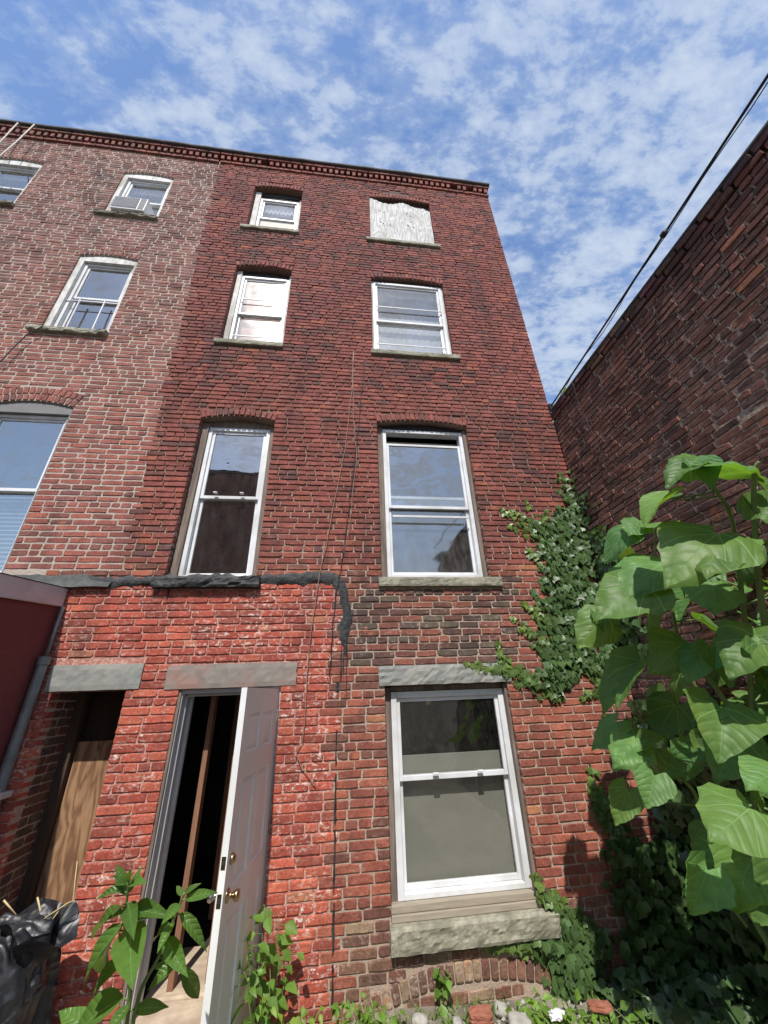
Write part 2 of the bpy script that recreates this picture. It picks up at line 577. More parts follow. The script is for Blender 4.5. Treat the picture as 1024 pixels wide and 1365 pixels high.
# ------------------------------------------------------------------ openings and brick laying
class Opening:
    def __init__(s, x0, x1, z0, zs, rise=0., ring=.105, depth=.13, seg=10, backed=False):
        s.x0, s.x1, s.z0, s.zs, s.rise, s.ring, s.depth = x0, x1, z0, zs, rise, ring, depth
        s.cx, s.w = (x0 + x1) / 2, x1 - x0
        s.seg = seg
        if rise:
            s.R = (s.w ** 2 / 4 + rise ** 2) / (2 * rise)
            s.zc = zs + rise - s.R
            s.al = math.asin(s.w / 2 / s.R)

    def poly(s):
        p = [(s.x0, s.z0), (s.x1, s.z0)]
        if not s.rise:
            return p + [(s.x1, s.zs), (s.x0, s.zs)]
        for i in range(s.seg + 1):
            a = s.al - 2 * s.al * i / s.seg
            p.append((s.cx + s.R * math.sin(a), s.zc + s.R * math.cos(a)))
        return p

    def inside(s, x, z):
        if not (s.x0 < x < s.x1 and z > s.z0):
            return False
        if z < s.zs:
            return True
        return bool(s.rise) and (x - s.cx) ** 2 + (z - s.zc) ** 2 < s.R ** 2

    def block(s, z, lo, hi):
        """interval along the wall that regular courses must leave free"""
        if hi <= s.z0 + .01:
            return None
        if z < s.zs:
            return (s.x0, s.x1) if z > s.z0 - .01 else None
        if not s.rise:
            return None
        Ro = s.R + s.ring
        lo = z - .008
        if lo > s.zc + Ro - .01:
            return None
        ztop = s.zc + Ro * math.cos(s.al)
        if lo <= ztop:
            half = s.w / 2 + max(0, z - s.zs) * math.tan(s.al)
        else:
            half = math.sqrt(max(0, Ro ** 2 - (lo - s.zc) ** 2))
        return (s.cx - half, s.cx + half)


class Rect:
    def __init__(s, x0, x1, z0, z1):
        s.x0, s.x1, s.z0, s.z1 = x0, x1, z0, z1

    def block(s, z, lo, hi):
        return (s.x0, s.x1) if hi > s.z0 + .012 and lo < s.z1 - .012 else None


FACADE = (Vector((0, 0, 0)), Vector((1, 0, 0)), Vector((0, 0, 1)))


def brick_shape(L, H, depth, r, jit, proud=0.):
    """outline of ten points, worn corners, rounded arris; front at y = -proud"""
    hx, hz = L / 2, H / 2
    j = lambda: r.uniform(-jit, jit)
    cut = lambda: r.uniform(.0, .004) if r.random() < .85 else r.uniform(.004, .010)
    k = [cut() for _ in range(4)]
    o = [(-hx + k[0], -hz + k[0] * .6), (-hx * .33, -hz + j()), (hx * .33, -hz + j()), (hx - k[1], -hz + k[1] * .6), (hx + j(), 0),
         (hx - k[2], hz - k[2] * .6), (hx * .33, hz + j()), (-hx * .33, hz + j()), (-hx + k[3], hz - k[3] * .6), (-hx + j(), 0)]
    inset = .0045
    v = [(x, depth, z) for x, z in o] + [(x, .004 - proud, z) for x, z in o]
    tilt, tz = r.uniform(-.02, .02), r.uniform(-.05, .05)
    for x, z in o:
        v.append((x - math.copysign(inset, x), -proud + x * tilt + z * tz + r.uniform(-jit, jit) * .4, z - (math.copysign(inset, z) if abs(z) > .005 else 0)))
    f = []
    for a in (0, 10):
        for i in range(10):
            q = (i + 1) % 10
            f.append((a + i, a + q, a + 10 + q, a + 10 + i))
    f.append(tuple(range(20, 30)))
    return v, f


def lay(x0f, x1f, z0, n, h, blocks, colour, r, joint=.0100, arches=(), stretch=.186, header_every=7, proud=lambda u, v: .003, jointf=None):
    """list of bricks (u, v, L, H, angle, proud, rgba)"""
    out = []
    jf = jointf or (lambda u, v: joint)
    for i in range(n):
        lo = z0 + i * h
        zc, hi = lo + h / 2, lo + h
        xa, xb = x0f(zc), x1f(zc)
        if xb - xa < .05:
            continue
        iv = sorted(b for b in (q.block(zc, lo, hi) for q in blocks) if b)
        free, x = [], xa
        for b0, b1 in iv:
            if b0 > x:
                free.append((x, b0))
            x = max(x, b1)
        if x < xb:
            free.append((x, xb))
        head = i % header_every == 3
        cuts, x = [], xa - r.random() * .1 - (.098 if i % 2 else 0)
        while x < xb + .3:
            cuts.append(x)
            L = (stretch + joint) * (.5 if head or r.random() < .05 else 1.)
            x += L + r.uniform(-.006, .006)
        for f0, f1 in free:
            if f1 - f0 < .03:
                continue
            e = [f0] + [c for c in cuts if f0 + .05 < c < f1 - .05] + [f1]
            for s0, s1 in zip(e, e[1:]):
                u = (s0 + s1) / 2
                j = jf(u, zc)
                # at an opening the brick's end stands just proud of the reveal
                s0 = s0 - .0025 if s0 == f0 else s0 + j * r.uniform(.4, .6)
                s1 = s1 + .0025 if s1 == f1 else s1 - j * r.uniform(.4, .6)
                u = (s0 + s1) / 2
                p = proud(u, zc) + r.gauss(0, .0015)
                if r.random() < .02:
                    p -= .004
                p = max(p, -.0015)
                out.append((u, zc + r.uniform(-.002, .002), s1 - s0, h - j + r.uniform(-.003, .0022), r.gauss(0, .007), p, colour(u, zc, r)))
    for a in arches:
        for q in range(getattr(a, 'rows', 1)):
            T = a.ring / getattr(a, 'rows', 1)
            Rm = a.R + T * (q + .5)
            m = max(6, round(2 * a.al * Rm / .062))
            for i in range(m):
                t = -a.al + 2 * a.al * (i + .5) / m
                u, v = a.cx + Rm * math.sin(t), a.zc + Rm * math.cos(t)
                j = jf(u, v)
                out.append((u, v, 2 * a.al * Rm / m - j * .85, T - .006, -t, proud(u, v) + .003 + abs(r.gauss(.0, .002)), colour(u, v, r)))
    return out


VARIANTS = {}


def variants(jit):
    if jit not in VARIANTS:
        r = random.Random(5)
        d = {}
        for key, L in (('s', .186), ('h', .090)):
            d[key] = []
            for i in range(10):
                b = MB()
                v, f = brick_shape(L, .053, .105, r, jit)
                b.add(v, f, (1, 1, 1, 1))
                d[key].append(b.mesh('brick', M['brick']))
        VARIANTS[jit] = d
    return VARIANTS[jit]


def place_bricks(bricks, plane, parent, r, jit=.0022, limit=300, skip=None, depth=.105):
    O, U, V = plane
    N = U.cross(V)
    sc = []
    for i, (u, v, L, H, ang, p, c) in enumerate(bricks):
        P = O + U * u + V * v
        a, b, d = proj(P - U * (L / 2) - V * (H / 2)), proj(P + U * (L / 2) - V * (H / 2)), proj(P - U * (L / 2) + V * (H / 2))
        area = 0
        if a and b and d:
            cx, cy = (b[0] + d[0]) / 2, (b[1] + d[1]) / 2
            if 4 < cx < 1020 and 4 < cy < 1361 and not (skip and skip(cx, cy)):
                area = abs((b[0] - a[0]) * (d[1] - a[1]) - (b[1] - a[1]) * (d[0] - a[0]))
        sc.append((area, i))
    best = {i for a, i in sorted(sc, reverse=True)[:limit] if a > 0}
    rest = MB()
    vr = variants(jit)
    for i, (u, v, L, H, ang, p, c) in enumerate(bricks):
        ca, sa = math.cos(ang), math.sin(ang)
        A, B = U * ca + V * sa, V * ca - U * sa
        P = O + U * u + V * v
        if i in best:
            key = 's' if L > .13 else 'h'
            kx, kz = L / (.186 if key == 's' else .090), H / .053
            Q = P + N * p
            Y = -N
            m4 = Matrix(((A.x * kx, Y.x, B.x * kz, Q.x), (A.y * kx, Y.y, B.y * kz, Q.y), (A.z * kx, Y.z, B.z * kz, Q.z), (0, 0, 0, 1)))
            instance(r.choice(vr[key]), 'brick', m4, parent, c)
        else:
            vs, fs = brick_shape(L, H, depth, r, jit, p)
            rest.add([P + A * x - N * y + B * z for x, y, z in vs], fs, c)
    if rest.v:
        o = rest.build('brickwork', M['brick'], parent, kind='stuff')
        o['label'] = 'the smaller bricks of the wall seen further off'
        o.color = (1, 1, 1, 1)


def core(name, mat, x0, x1, z0, z1, holes, y, parent, plane=FACADE, left=None):
    """the mortar body of a wall with its openings cut through and their reveals"""
    O, U, V = plane
    N = U.cross(V)
    outer = left if left else [(x0, z0), (x1, z0), (x1, z1), (x0, z1)]
    vs = [Vector(p) for p in outer]
    es = [(i, (i + 1) % len(outer)) for i in range(len(outer))]
    for h in holes:
        p = h.poly()
        k = len(vs)
        vs += [Vector(q) for q in p]
        es += [(k + i, k + (i + 1) % len(p)) for i in range(len(p))]
    rv, re, rf, _, _, _ = delaunay_2d_cdt(vs, es, [], 0, 1e-5)

    def in_outer(x, z):
        c = False
        for i in range(len(outer)):
            (xa, za), (xb, zb) = outer[i], outer[i - 1]
            if (za > z) != (zb > z) and x < (xb - xa) * (z - za) / (zb - za) + xa:
                c = not c
        return c
    b = MB()
    fs = []
    for f in rf:
        cx = sum(rv[i].x for i in f) / len(f)
        cz = sum(rv[i].y for i in f) / len(f)
        if in_outer(cx, cz) and not any(h.inside(cx, cz) for h in holes):
            fs.append(tuple(f))
    b.add([O + U * p.x + V * p.y - N * y for p in rv], fs)
    for h in holes:
        p = h.poly()
        n = len(p)
        b.add([O + U * q[0] + V * q[1] - N * y for q in p] + [O + U * q[0] + V * q[1] - N * (y + h.depth) for q in p],
              [(i, (i + 1) % n, n + (i + 1) % n, n + i) for i in range(n)])
    return b.build(name, mat, parent)


# ------------------------------------------------------------------ ground
def ground():
    b = MB()
    n = 90
    xs = [-14 + 28 * i / n for i in range(n + 1)]
    ys = [-16 + 16.25 * (j / n) ** .6 for j in range(n + 1)]
    for y in ys:
        for x in xs:
            z = noise.noise((x * 1.3, y * 1.3, 0)) * .035 + noise.noise((x * 6, y * 6, 3)) * .018
            if y > -.6 and .1 < x < 3:
                z += .02
            b.v.append((x, y, z - .02))
    for j in range(n):
        for i in range(n):
            k = j * (n + 1) + i
            b.f.append((k, k + 1, k + n + 2, k + n + 1))
    g = b.build('ground', M['soil'], None, True)
    g['kind'] = 'structure'
    b = MB()
    b.add([(-150, -150, -.12), (150, -150, -.12), (150, 150, -.12), (-150, 150, -.12)], [(0, 1, 2, 3)])
    b.build('terrain', M['soil'], None)['kind'] = 'structure'


ground()

# ------------------------------------------------------------------ the dark red brick house
HC = .0627
joint_x = lambda z: -1.96 - (z - 2.95) * .0398            # seam between the two houses' brickwork
OP = dict(
    a4=Opening(-1.602, -.788, 8.60, 9.85, .055), b4=Opening(.39, 1.505, 8.625, 9.955, .055),
    a3=Opening(-1.605, -.80, 6.005, 7.58, .06), b3=Opening(.385, 1.52, 6.015, 7.60, .06),
    a2=Opening(-1.602, -.78, 2.873, 4.735, .065), b2=Opening(.412, 1.538, 2.873, 4.80, .06),
    door=Opening(-1.285, -.464, .02, 1.94, depth=.30), recess=Opening(-2.24, -1.69, -.15, 1.953, depth=.42),
    gw=Opening(.415, 1.535, .415, 1.912))
BASE = Opening(.12, 1.80, -1., -.07, .165, .105)
rnd_b = random.Random(21)
house = thing('row_house', (.2, 0, 0), 'dark red brick row house with an open door and a boarded top window', 'house')


def col_main(x, z, r):
    t = r.random()
    cl = noise.noise(Vector((x * 1.1, z * 1.5, 4.)))         # the same kiln's bricks lie in patches
    if z < 2.88 and x < -.02 + r.gauss(0, .03):
        c = r.choice([(.395, .086, .056), (.43, .10, .064), (.35, .078, .053), (.46, .118, .072), (.305, .078, .055)])
        if t < .025:
            c = (.50, .19, .11)
        fl = .55 + .75 * max(0, 1 - abs(z - 2.45) / .5) * max(0, 1 - abs(x + .9) / .8)
        if x > -.16:
            fl = 1.3
        elif z < 1.9 and r.random() < .45:
            fl = 1.15
    elif 2.05 < z < 2.86 and .0 < x < 1.75 + r.gauss(0, .12):
        c = r.choice([(.13, .068, .056), (.155, .066, .052), (.20, .078, .058), (.235, .085, .06), (.125, .095, .07), (.10, .066, .058), (.26, .095, .065)])
        fl = .25
    elif z < .42 and x > .1:
        c = r.choice([(.20, .105, .07), (.17, .09, .065), (.24, .12, .08), (.29, .20, .13), (.19, .085, .06)])
        fl = .35
    elif z < 3.0:
        c = r.choice([(.31, .095, .063), (.335, .108, .070), (.28, .086, .059), (.36, .12, .077), (.245, .08, .057)])
        if x < .42 and t < .3:
            c = (.19, .08, .06)
        if t > .985:
            c = (.42, .18, .09)
        fl = .16
    else:
        k = min(1, max(0, (z - 3.0) / 4.))
        A = r.choice([(.265, .086, .066), (.29, .088, .065), (.235, .072, .057), (.25, .082, .064)])
        B = r.choice([(.215, .073, .063), (.235, .079, .066), (.195, .068, .060), (.25, .085, .068)])
        c = tuple(a * (1 - k) + b * k for a, b in zip(A, B))
        if t < .10 + .28 * max(0, cl):
            q = r.uniform(.45, .85)
            d = (.105, .060, .056)
            c = tuple(a * (1 - q) + b * q for a, b in zip(c, d))
        elif t > .965:
            c = (.31, .105, .068)
        # soot washed off the sills
        for k_ in ('a4', 'b4', 'a3', 'b3'):
            sx0, sx1, sz0, _ = SILLS[k_]
            if sx0 - .1 < x < sx1 + .1 and 0 < sz0 - z < .75 and r.random() < .62 * (1 - (sz0 - z) / .8):
                c = tuple(.45 * a + .55 * b for a, b in zip(c, (.085, .055, .052)))
        fl = .10
    m = r.uniform(.86, 1.12) * (1 - .12 * cl)
    return (c[0] * m, c[1] * m, c[2] * m, fl)


def col_pale(x, z, r):
    k = min(1, max(0, (z - 3) / 5.5))
    A = r.choice([(.33, .105, .078), (.36, .118, .085), (.30, .095, .075), (.27, .098, .08)])
    B = r.choice([(.235, .112, .092), (.21, .102, .086), (.255, .118, .094), (.185, .094, .08)])
    c = tuple(a * (1 - k) + b * k for a, b in zip(A, B))
    if r.random() < .13:
        c = tuple(.55 * a + .45 * b for a, b in zip(c, (.10, .07, .065)))
    m = r.uniform(.86, 1.12)
    return (c[0] * m, c[1] * m, c[2] * m, .1)


OPN = dict(n4=Opening(-3.71, -2.92, 8.56, 9.79, .06), n3=Opening(-3.70, -2.93, 5.994, 7.49, .06), n2=Opening(-3.79, -2.95, 2.90, 4.80, .07, .19),
           n4l=Opening(-5.70, -4.917, 8.525, 9.76, .06), n3l=Opening(-5.70, -4.92, 5.97, 7.47, .06), n2l=Opening(-5.78, -4.93, 2.9, 4.8, .07, .19))
OPN['n2'].rows = OPN['n2l'].rows = 2
SILL_L = dict(n4=(-3.80, -2.90, 8.50, 8.56), n3=(-3.80, -2.92, 5.92, 5.994), n4l=(-5.8, -4.89, 8.46, 8.525), n3l=(-5.8, -4.9, 5.9, 5.97), n2=(-3.85, -2.93, 2.83, 2.90))
ss = lambda a, b, x: (lambda t: t * t * (3 - 2 * t))(min(1, max(0, (x - a) / (b - a))))
pale_at = lambda x, z: z > 2.93 and x < joint_x(z) + .05 * noise.noise(Vector((3, z * 3, 0)))
proud_f = lambda x, z: .001 if pale_at(x, z) else .001 + .0075 * ss(2.6, 4.2, z + .5 * noise.noise(Vector((x, z, 9))))


wall = core('wall', M['mortar_main'], 0, 0, 0, 0, list(OP.values()), .008, house,
            left=[(-2.6, -.15), (2.725, -.15), (2.725, 10.56), (-2.29, 10.56), (-1.985, 2.93), (-2.6, 2.93)])
blocks = list(OP.values()) + [BASE, Rect(-2.295, -1.59, 1.953, 2.150), Rect(-1.405, -.34, 1.94, 2.128), Rect(.362, 1.575, 1.912, 2.075)]
SILLS = dict(a4=(-1.68, -.765, 8.535, 8.60), b4=(.325, 1.575, 8.56, 8.625), a3=(-1.65, -.795, 5.935, 6.005), b3=(.362, 1.59, 5.945, 6.015),
             a2=(-1.668, -.735, 2.775, 2.873), b2=(.385, 1.634, 2.785, 2.873), gw=(.40, 1.615, .278, .412))
for k_, (x0, x1, z0, z1) in SILLS.items():
    blocks.append(Rect(x0, x1, z0, z1))
for q in SILL_L.values():
    blocks.append(Rect(*q))
blocks += list(OPN.values())
all_bricks = lay(lambda z: -2.6 if z < 2.93 else -7.0, lambda z: 2.722, -.12, 170, HC, blocks, lambda x, z, r: col_pale(x, z, r) if pale_at(x, z) else col_main(x, z, r), rnd_b,
                 arches=[OP[k] for k in ('a4', 'b4', 'a3', 'b3', 'a2', 'b2')] + [BASE] + list(OPN.values()), proud=proud_f,
                 jointf=lambda x, z: .0118 if pale_at(x, z) else .0102)
all_bricks = [q for q in all_bricks if q[1] < 10.49]
bricks_l = [q for q in all_bricks if pale_at(q[0], q[1])]
bricks = [q for q in all_bricks if not pale_at(q[0], q[1])]
# old infill under the relieving arch at the foot of the wall
for i in range(4):
    x = BASE.x0 + .02
    z = -.10 + i * HC
    while x < BASE.x1 - .08:
        L = rnd_b.choice([.18, .09, .12])
        if BASE.inside(x, z + .02) and BASE.inside(x + L, z + .02):
            bricks.append((x + L / 2, z, L - .008, HC - .01, rnd_b.gauss(0, .02), rnd_b.gauss(-.002, .003), col_main(x + .2, .1, rnd_b)))
        x += L
# bricks fallen out over the boarded window
bricks = [q for q in bricks if not ((.60 < q[0] < 1.15 and 10.135 < q[1] < 10.20 and abs(q[4]) < .04) or (.80 < q[0] < 1.0 and 10.20 < q[1] < 10.26) or (abs(q[0] + .065) < .06 and abs(q[1] - 1.288) < .031 and q[2] < .12))]
place_bricks(bricks, FACADE, wall, rnd_b, skip=lambda x, y: (x > 775 and y > 880) or (285 < x < 366 and y > 915) or (x < 95 and y > 1230))


def reveal_bricks():
    """left side of the deep recess, seen in its shade"""
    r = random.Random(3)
    col = lambda u, v, q: tuple(k * q.uniform(.7, 1.1) for k in q.choice([(.13, .075, .058), (.15, .065, .05), (.11, .07, .055)])) + (.2,)  # dirty brick tones, lowered further to deepen the recess's shade
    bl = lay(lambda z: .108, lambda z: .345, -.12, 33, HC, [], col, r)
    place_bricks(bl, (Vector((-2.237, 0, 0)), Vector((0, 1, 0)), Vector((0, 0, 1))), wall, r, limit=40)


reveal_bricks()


def cornice(x0f, x1f, parent, r, colf):
    """projecting course, brick dentils, top course and roof edge"""
    dz = lambda x: .012 * math.sin(x * 1.1) - .012 * max(0, x - 1)
    xa, xb = x0f, x1f
    bl = []
    x = xa
    while x < xb - .05:
        L = min(.205, xb - x)
        bl.append((x + L / 2, 10.505 + dz(x), L - .008, .058, 0, .034, colf(x, 10.5, r)))
        bl.append((x + L / 2, 10.693 + dz(x), L - .008, .058, 0, .078, colf(x, 10.5, r)))
        x += L
    x = xa + .04
    rest = MB()
    for (u, v, L, H, an, p, c) in bl:
        vs, fs = brick_shape(L, H, .05, r, .003, p)
        rest.add([(u + a, b_, v + c_) for a, b_, c_ in vs], fs, c)
    o = rest.build('cornice_course', M['brick'], parent, kind='stuff')
    o.color = (1, 1, 1, 1)
    dm = []
    for i in range(5):
        b = MB()
        v, f = brick_shape(.060, .112, .05, r, .003, .058)
        b.add(v, f, (1, 1, 1, 1))
        dm.append(b.mesh('dentil', M['brick']))
    while x < xb:
        if r.random() > .03:
            instance(r.choice(dm), 'dentil', Matrix.Translation((x, 0, 10.598 + dz(x) + r.uniform(-.004, .004))), parent, colf(x, 10.5, r))
        x += .107
    # roof edge: uneven felt over a board
    b = MB()
    n = int((xb - xa) / .25) + 1
    prof = [(.06, 10.722), (-.105, 10.722), (-.118, 10.735), (-.118, 10.772), (-.09, 10.79), (.3, 10.81)]
    for i in range(n + 1):
        xx = xa + (xb + .02 - xa) * i / n
        w = r.uniform(-.006, .008)
        for y, z in prof:
            b.v.append((xx, y + (w if y < 0 else 0), z + dz(xx) + (w if y < 0 else 0)))
    k = len(prof)
    for i in range(n):
        for j in range(k - 1):
            b.f.append((i * k + j, i * k + j + 1, (i + 1) * k + j + 1, (i + 1) * k + j))
    b.f.append(tuple(range(k)))
    b.f.append(tuple(n * k + j for j in range(k - 1, -1, -1)))
    b.build('roof_edge', M['roof'], parent)


rc = random.Random(8)
cornice(-2.285, 2.735, house, rc, lambda x, z, r: tuple(k * r.uniform(.85, 1.1) for k in (.225, .078, .06)) + (.15,))


def body(parent, x0, x1, mat_out, floors):
    b = MB()
    y0, y1, zt = .02, 8., 10.70
    # rear wall, party walls, ceilings: the shell behind the facade
    b.add([(x0, y1, -.1), (x1, y1, -.1), (x1, y1, zt), (x0, y1, zt)], [(0, 1, 2, 3)])
    for x in (x0, x1):
        b.add([(x, y0, -.1), (x, y1, -.1), (x, y1, zt), (x, y0, zt)], [(0, 1, 2, 3)])
    for z in floors:
        b.box(x0 + .01, x1 - .01, .32, y1 - .01, z - .2, z)
    b.box(x0 + .01, x1 - .01, 3.2, 3.25, -.1, zt - .02)
    b.build('inner_wall', M['inside'], parent)
    b = MB()
    b.box(x0, x1, -.06, y1, zt + .004, zt + .05)
    b.build('roof', M['roof'], parent)


body(house, -2.6, 2.722, None, [.0, 2.62, 5.75, 8.35])


def stone_block(name, x0, x1, z0, z1, front, mat, parent, rough=.006, nx=26, nz=5, depth=.16, seed=0, top_in=0., label=None):
    """a stone with an uneven hewn face: grid front, plain other sides"""
    b = MB()
    for j in range(nz + 1):
        for i in range(nx + 1):
            x, z = x0 + (x1 - x0) * i / nx, z0 + (z1 - z0) * j / nz
            q = Vector((x * 14, z * 26, seed))
            d = noise.noise(q) * rough + noise.noise(q * 2.7) * rough * .6
            if rough > .01:
                d += (noise.cell(Vector((x * 11, z * 15, seed))) - .5) * rough * .9
            if j in (0, nz):
                d = d * .5 + .004
            e = noise.noise(Vector((x * 9, seed, z))) * rough * .6 if j == 0 else 0
            b.v.append((x + (noise.noise(Vector((z * 30, seed, 1))) * .006 if i in (0, nx) else 0), -front + d + top_in * (j == nz), z + e))
    for j in range(nz):
        for i in range(nx):
            k = j * (nx + 1) + i
            b.f.append((k, k + 1, k + nx + 2, k + nx + 1))
    o = len(b.v)
    ring = [i for i in range(nx + 1)] + [(j + 1) * (nx + 1) - 1 for j in range(1, nz + 1)] + [nz * (nx + 1) + i for i in range(nx - 1, -1, -1)] + [j * (nx + 1) for j in range(nz - 1, 0, -1)]
    for i in ring:
        x, y, z = b.v[i]
        b.v.append((x, -front + depth, z))
    m = len(ring)
    for i in range(m):
        q = (i + 1) % m
        b.f.append((ring[q], ring[i], o + i, o + q))
    ob = b.build(name, mat, parent)
    if label:
        ob['label'] = label
    return ob


for k_, (x0, x1, z0, z1) in SILLS.items():
    if k_ == 'gw':
        stone_block('window_sill', x0, x1, z0, z1, .062, M['stone'], house, .0098, 44, 8, seed=4, top_in=.02, label='thick rough hewn stone sill under the ground floor window', depth=.2)
    elif k_ == 'a2':
        stone_block('window_sill', x0, x1, z0, z1, .07, M['tar'], house, .012, 30, 5, seed=9, label='window sill coated in lumpy black tar', depth=.22)
    else:
        stone_block('window_sill', x0, x1, z0, z1, .045, M['stone'], house, .006, seed=x0 + z0, depth=.2)
stone_block('lintel', -2.29, -1.594, 1.955, 2.147, .012, M['lintel'], house, .004, seed=12, depth=.25, label='grey stone lintel over the boarded recess')
stone_block('lintel', -1.40, -.344, 1.942, 2.125, .012, M['lintel_red'], house, .003, seed=14, depth=.25, label='reddish grey stone lintel over the open door')
stone_block('lintel', .366, 1.572, 1.914, 2.072, .016, M['lintel'], house, .010, 40, 6, seed=15, depth=.2, label='grey hewn stone lintel over the ground floor window')


# ------------------------------------------------------------------ windows
def ring_boxes(b, x0, x1, z0, z1, y0, y1, l, r_, bt, tp):
    b.box(x0, x0 + l, y0, y1, z0, z1)
    b.box(x1 - r_, x1, y0, y1, z0, z1)
    b.box(x0 + l, x1 - r_, y0 + .001, y1 - .001, z0, z0 + bt)
    b.box(x0 + l, x1 - r_, y0 + .001, y1 - .001, z1 - tp, z1)


def pane(parent, x0, x1, z0, z1, y, mat, normal=None, name='pane'):
    b = MB()
    nx, nz = 3, 4
    c = Vector(((x0 + x1) / 2, y, (z0 + z1) / 2))
    q = normal.normalized().rotation_difference(Vector((0, -1, 0))).inverted() if normal is not None else None
    for j in range(nz + 1):
        for i in range(nx + 1):
            p = Vector((x0 + (x1 - x0) * i / nx, y, z0 + (z1 - z0) * j / nz))
            if q:
                p = q @ (p - c) + c
            b.v.append(tuple(p))
    for j in range(nz):
        for i in range(nx):
            k = j * (nx + 1) + i
            b.f.append((k, k + 1, k + nx + 2, k + nx + 1))
    return b.build(name, mat, parent, True)


def window(parent, x0, x1, z0, z1, y, mid, fr=.042, label=None, mat='white', glass='glass', up_open=0., normal=None, lower_glass=None, rail=.034):
    """double hung window: frame > upper and lower sash, panes. y is the frame's front"""
    b = MB()
    ring_boxes(b, x0, x1, z0, z1, y, y + .10, fr, fr, fr * .7, fr)
    w = b.build('window', M[mat], parent, bevel=.004)
    if label:
        w['label'] = label
    X0, X1, Z0, Z1 = x0 + fr + .001, x1 - fr - .001, z0 + fr * .7 + .001, z1 - fr - .001
    zt = Z1 - up_open
    s = MB()
    zb = mid - .018 - up_open * .9
    ring_boxes(s, X0, X1, zb, zt, y + .022, y + .05, rail, rail, .036, rail)
    s.build('upper_sash', M[mat], w, bevel=.003)
    pane(w, X0 + rail, X1 - rail, zb + .036, zt - rail, y + .036, M[glass], normal)
    s = MB()
    ring_boxes(s, X0, X1, Z0, mid + .018, y + .054, y + .084, rail, rail, .036, .036)
    s.build('lower_sash', M[mat], w, bevel=.003)
    pane(w, X0 + rail, X1 - rail, Z0 + .036, mid - .018, y + .068, M[lower_glass or glass], normal)
    return w


def box_part(name, mat, parent, *dims, bevel=.004, label=None):
    for d in dims:
        b = MB()
        b.box(*d)
        o = b.build(name, M[mat], parent, bevel=bevel)
        if label:
            o['label'] = label
    return o


def arch_board(op, y0, y1, zlow, mat, parent, name='arch_board'):
    """board that fills the curved head of an opening down to zlow"""
    p = [q for q in op.poly() if q[1] >= op.zs - .0001]
    outl = [(op.x0 + .002, zlow), (op.x1 - .002, zlow)] + [(x * .998 + op.cx * .002, z - .003) for x, z in p]
    n = len(outl)
    b = MB()
    b.add([(x, y0, z) for x, z in outl] + [(x, y1, z) for x, z in outl],
          [tuple(range(n)), tuple(range(2 * n - 1, n - 1, -1))] + [((i + 1) % n, i, n + i, n + (i + 1) % n) for i in range(n)])
    return b.build(name, M[mat], parent)


def scalloped(parent, x0, x1, ztop, drop, y, n, name='curtain'):
    b = MB()
    m = n * 6
    for i in range(m + 1):
        t = i / m
        x = x0 + (x1 - x0) * t
        yy = y + .012 * math.sin(t * n * math.pi * 2)
        zb = ztop - drop - .035 * abs(math.sin(t * n * math.pi))
        b.v += [(x, yy, ztop), (x, yy + .004, (ztop + zb) / 2), (x, yy, zb)]
    for i in range(m):
        for j in range(2):
            b.f.append((i * 3 + j, i * 3 + j + 1, i * 3 + j + 4, i * 3 + j + 3))
    return b.build(name, M['cloth'], parent, True)


# ground floor
gw = window(house, .475, 1.505, .50, 1.862, .07, 1.225, .05, 'large white double hung window of the ground floor', glass='glass_clear', rail=.03)
box_part('wood_jamb', 'oldwood', house, (.418, .473, .085, .16, .45, 1.90), (1.507, 1.533, .03, .16, .45, 1.90))
box_part('head_board', 'oldwood', house, (.475, 1.505, .085, .16, 1.864, 1.908))
box_part('sub_sill', 'subsill', house, (.418, 1.533, .02, .17, .455, .498), (.418, 1.533, .004, .17, .414, .453))
box_part('inner_board', 'board', gw, (.53, 1.46, .19, .205, .45, 1.372), label='flat grey board leaning inside the lower glass')
box_part('sash_lock', 'white', gw, (.80, .85, .045, .075, 1.245, 1.258), (1.18, 1.23, .045, .075, 1.245, 1.258))
# first floor
a2 = window(house, -1.525, -.842, 2.90, 4.69, .10, 3.79, .04, 'narrow white double hung window over the tarred sill', rail=.032)
box_part('wood_jamb', 'oldwood', house, (-1.598, -1.527, .075, .22, 2.875, 4.73), (-.840, -.784, .085, .22, 2.875, 4.73))
arch_board(OP['a2'], .105, .16, 4.692, 'oldwood', house)
box_part('sash_lock', 'white', a2, (-1.34, -1.30, .06, .10, 3.812, 3.826), (-1.07, -1.03, .06, .10, 3.812, 3.826))
b2 = window(house, .488, 1.492, 2.905, 4.765, .08, 3.85, .042, 'wide white window with its upper sash pulled down a little', up_open=.15, glass='glass', lower_glass='glass_dusty', rail=.03)
box_part('wood_jamb', 'oldwood', house, (.415, .486, .08, .2, 2.875, 4.79), (1.494, 1.535, .06, .2, 2.875, 4.79))
arch_board(OP['b2'], .09, .15, 4.767, 'black', house)
box_part('screen_rail', 'white', b2, (.562, 1.42, .045, .056, 3.56, 3.585))
box_part('inner_beam', 'subsill', b2, (.50, 1.48, .19, .23, 4.60, 4.66))
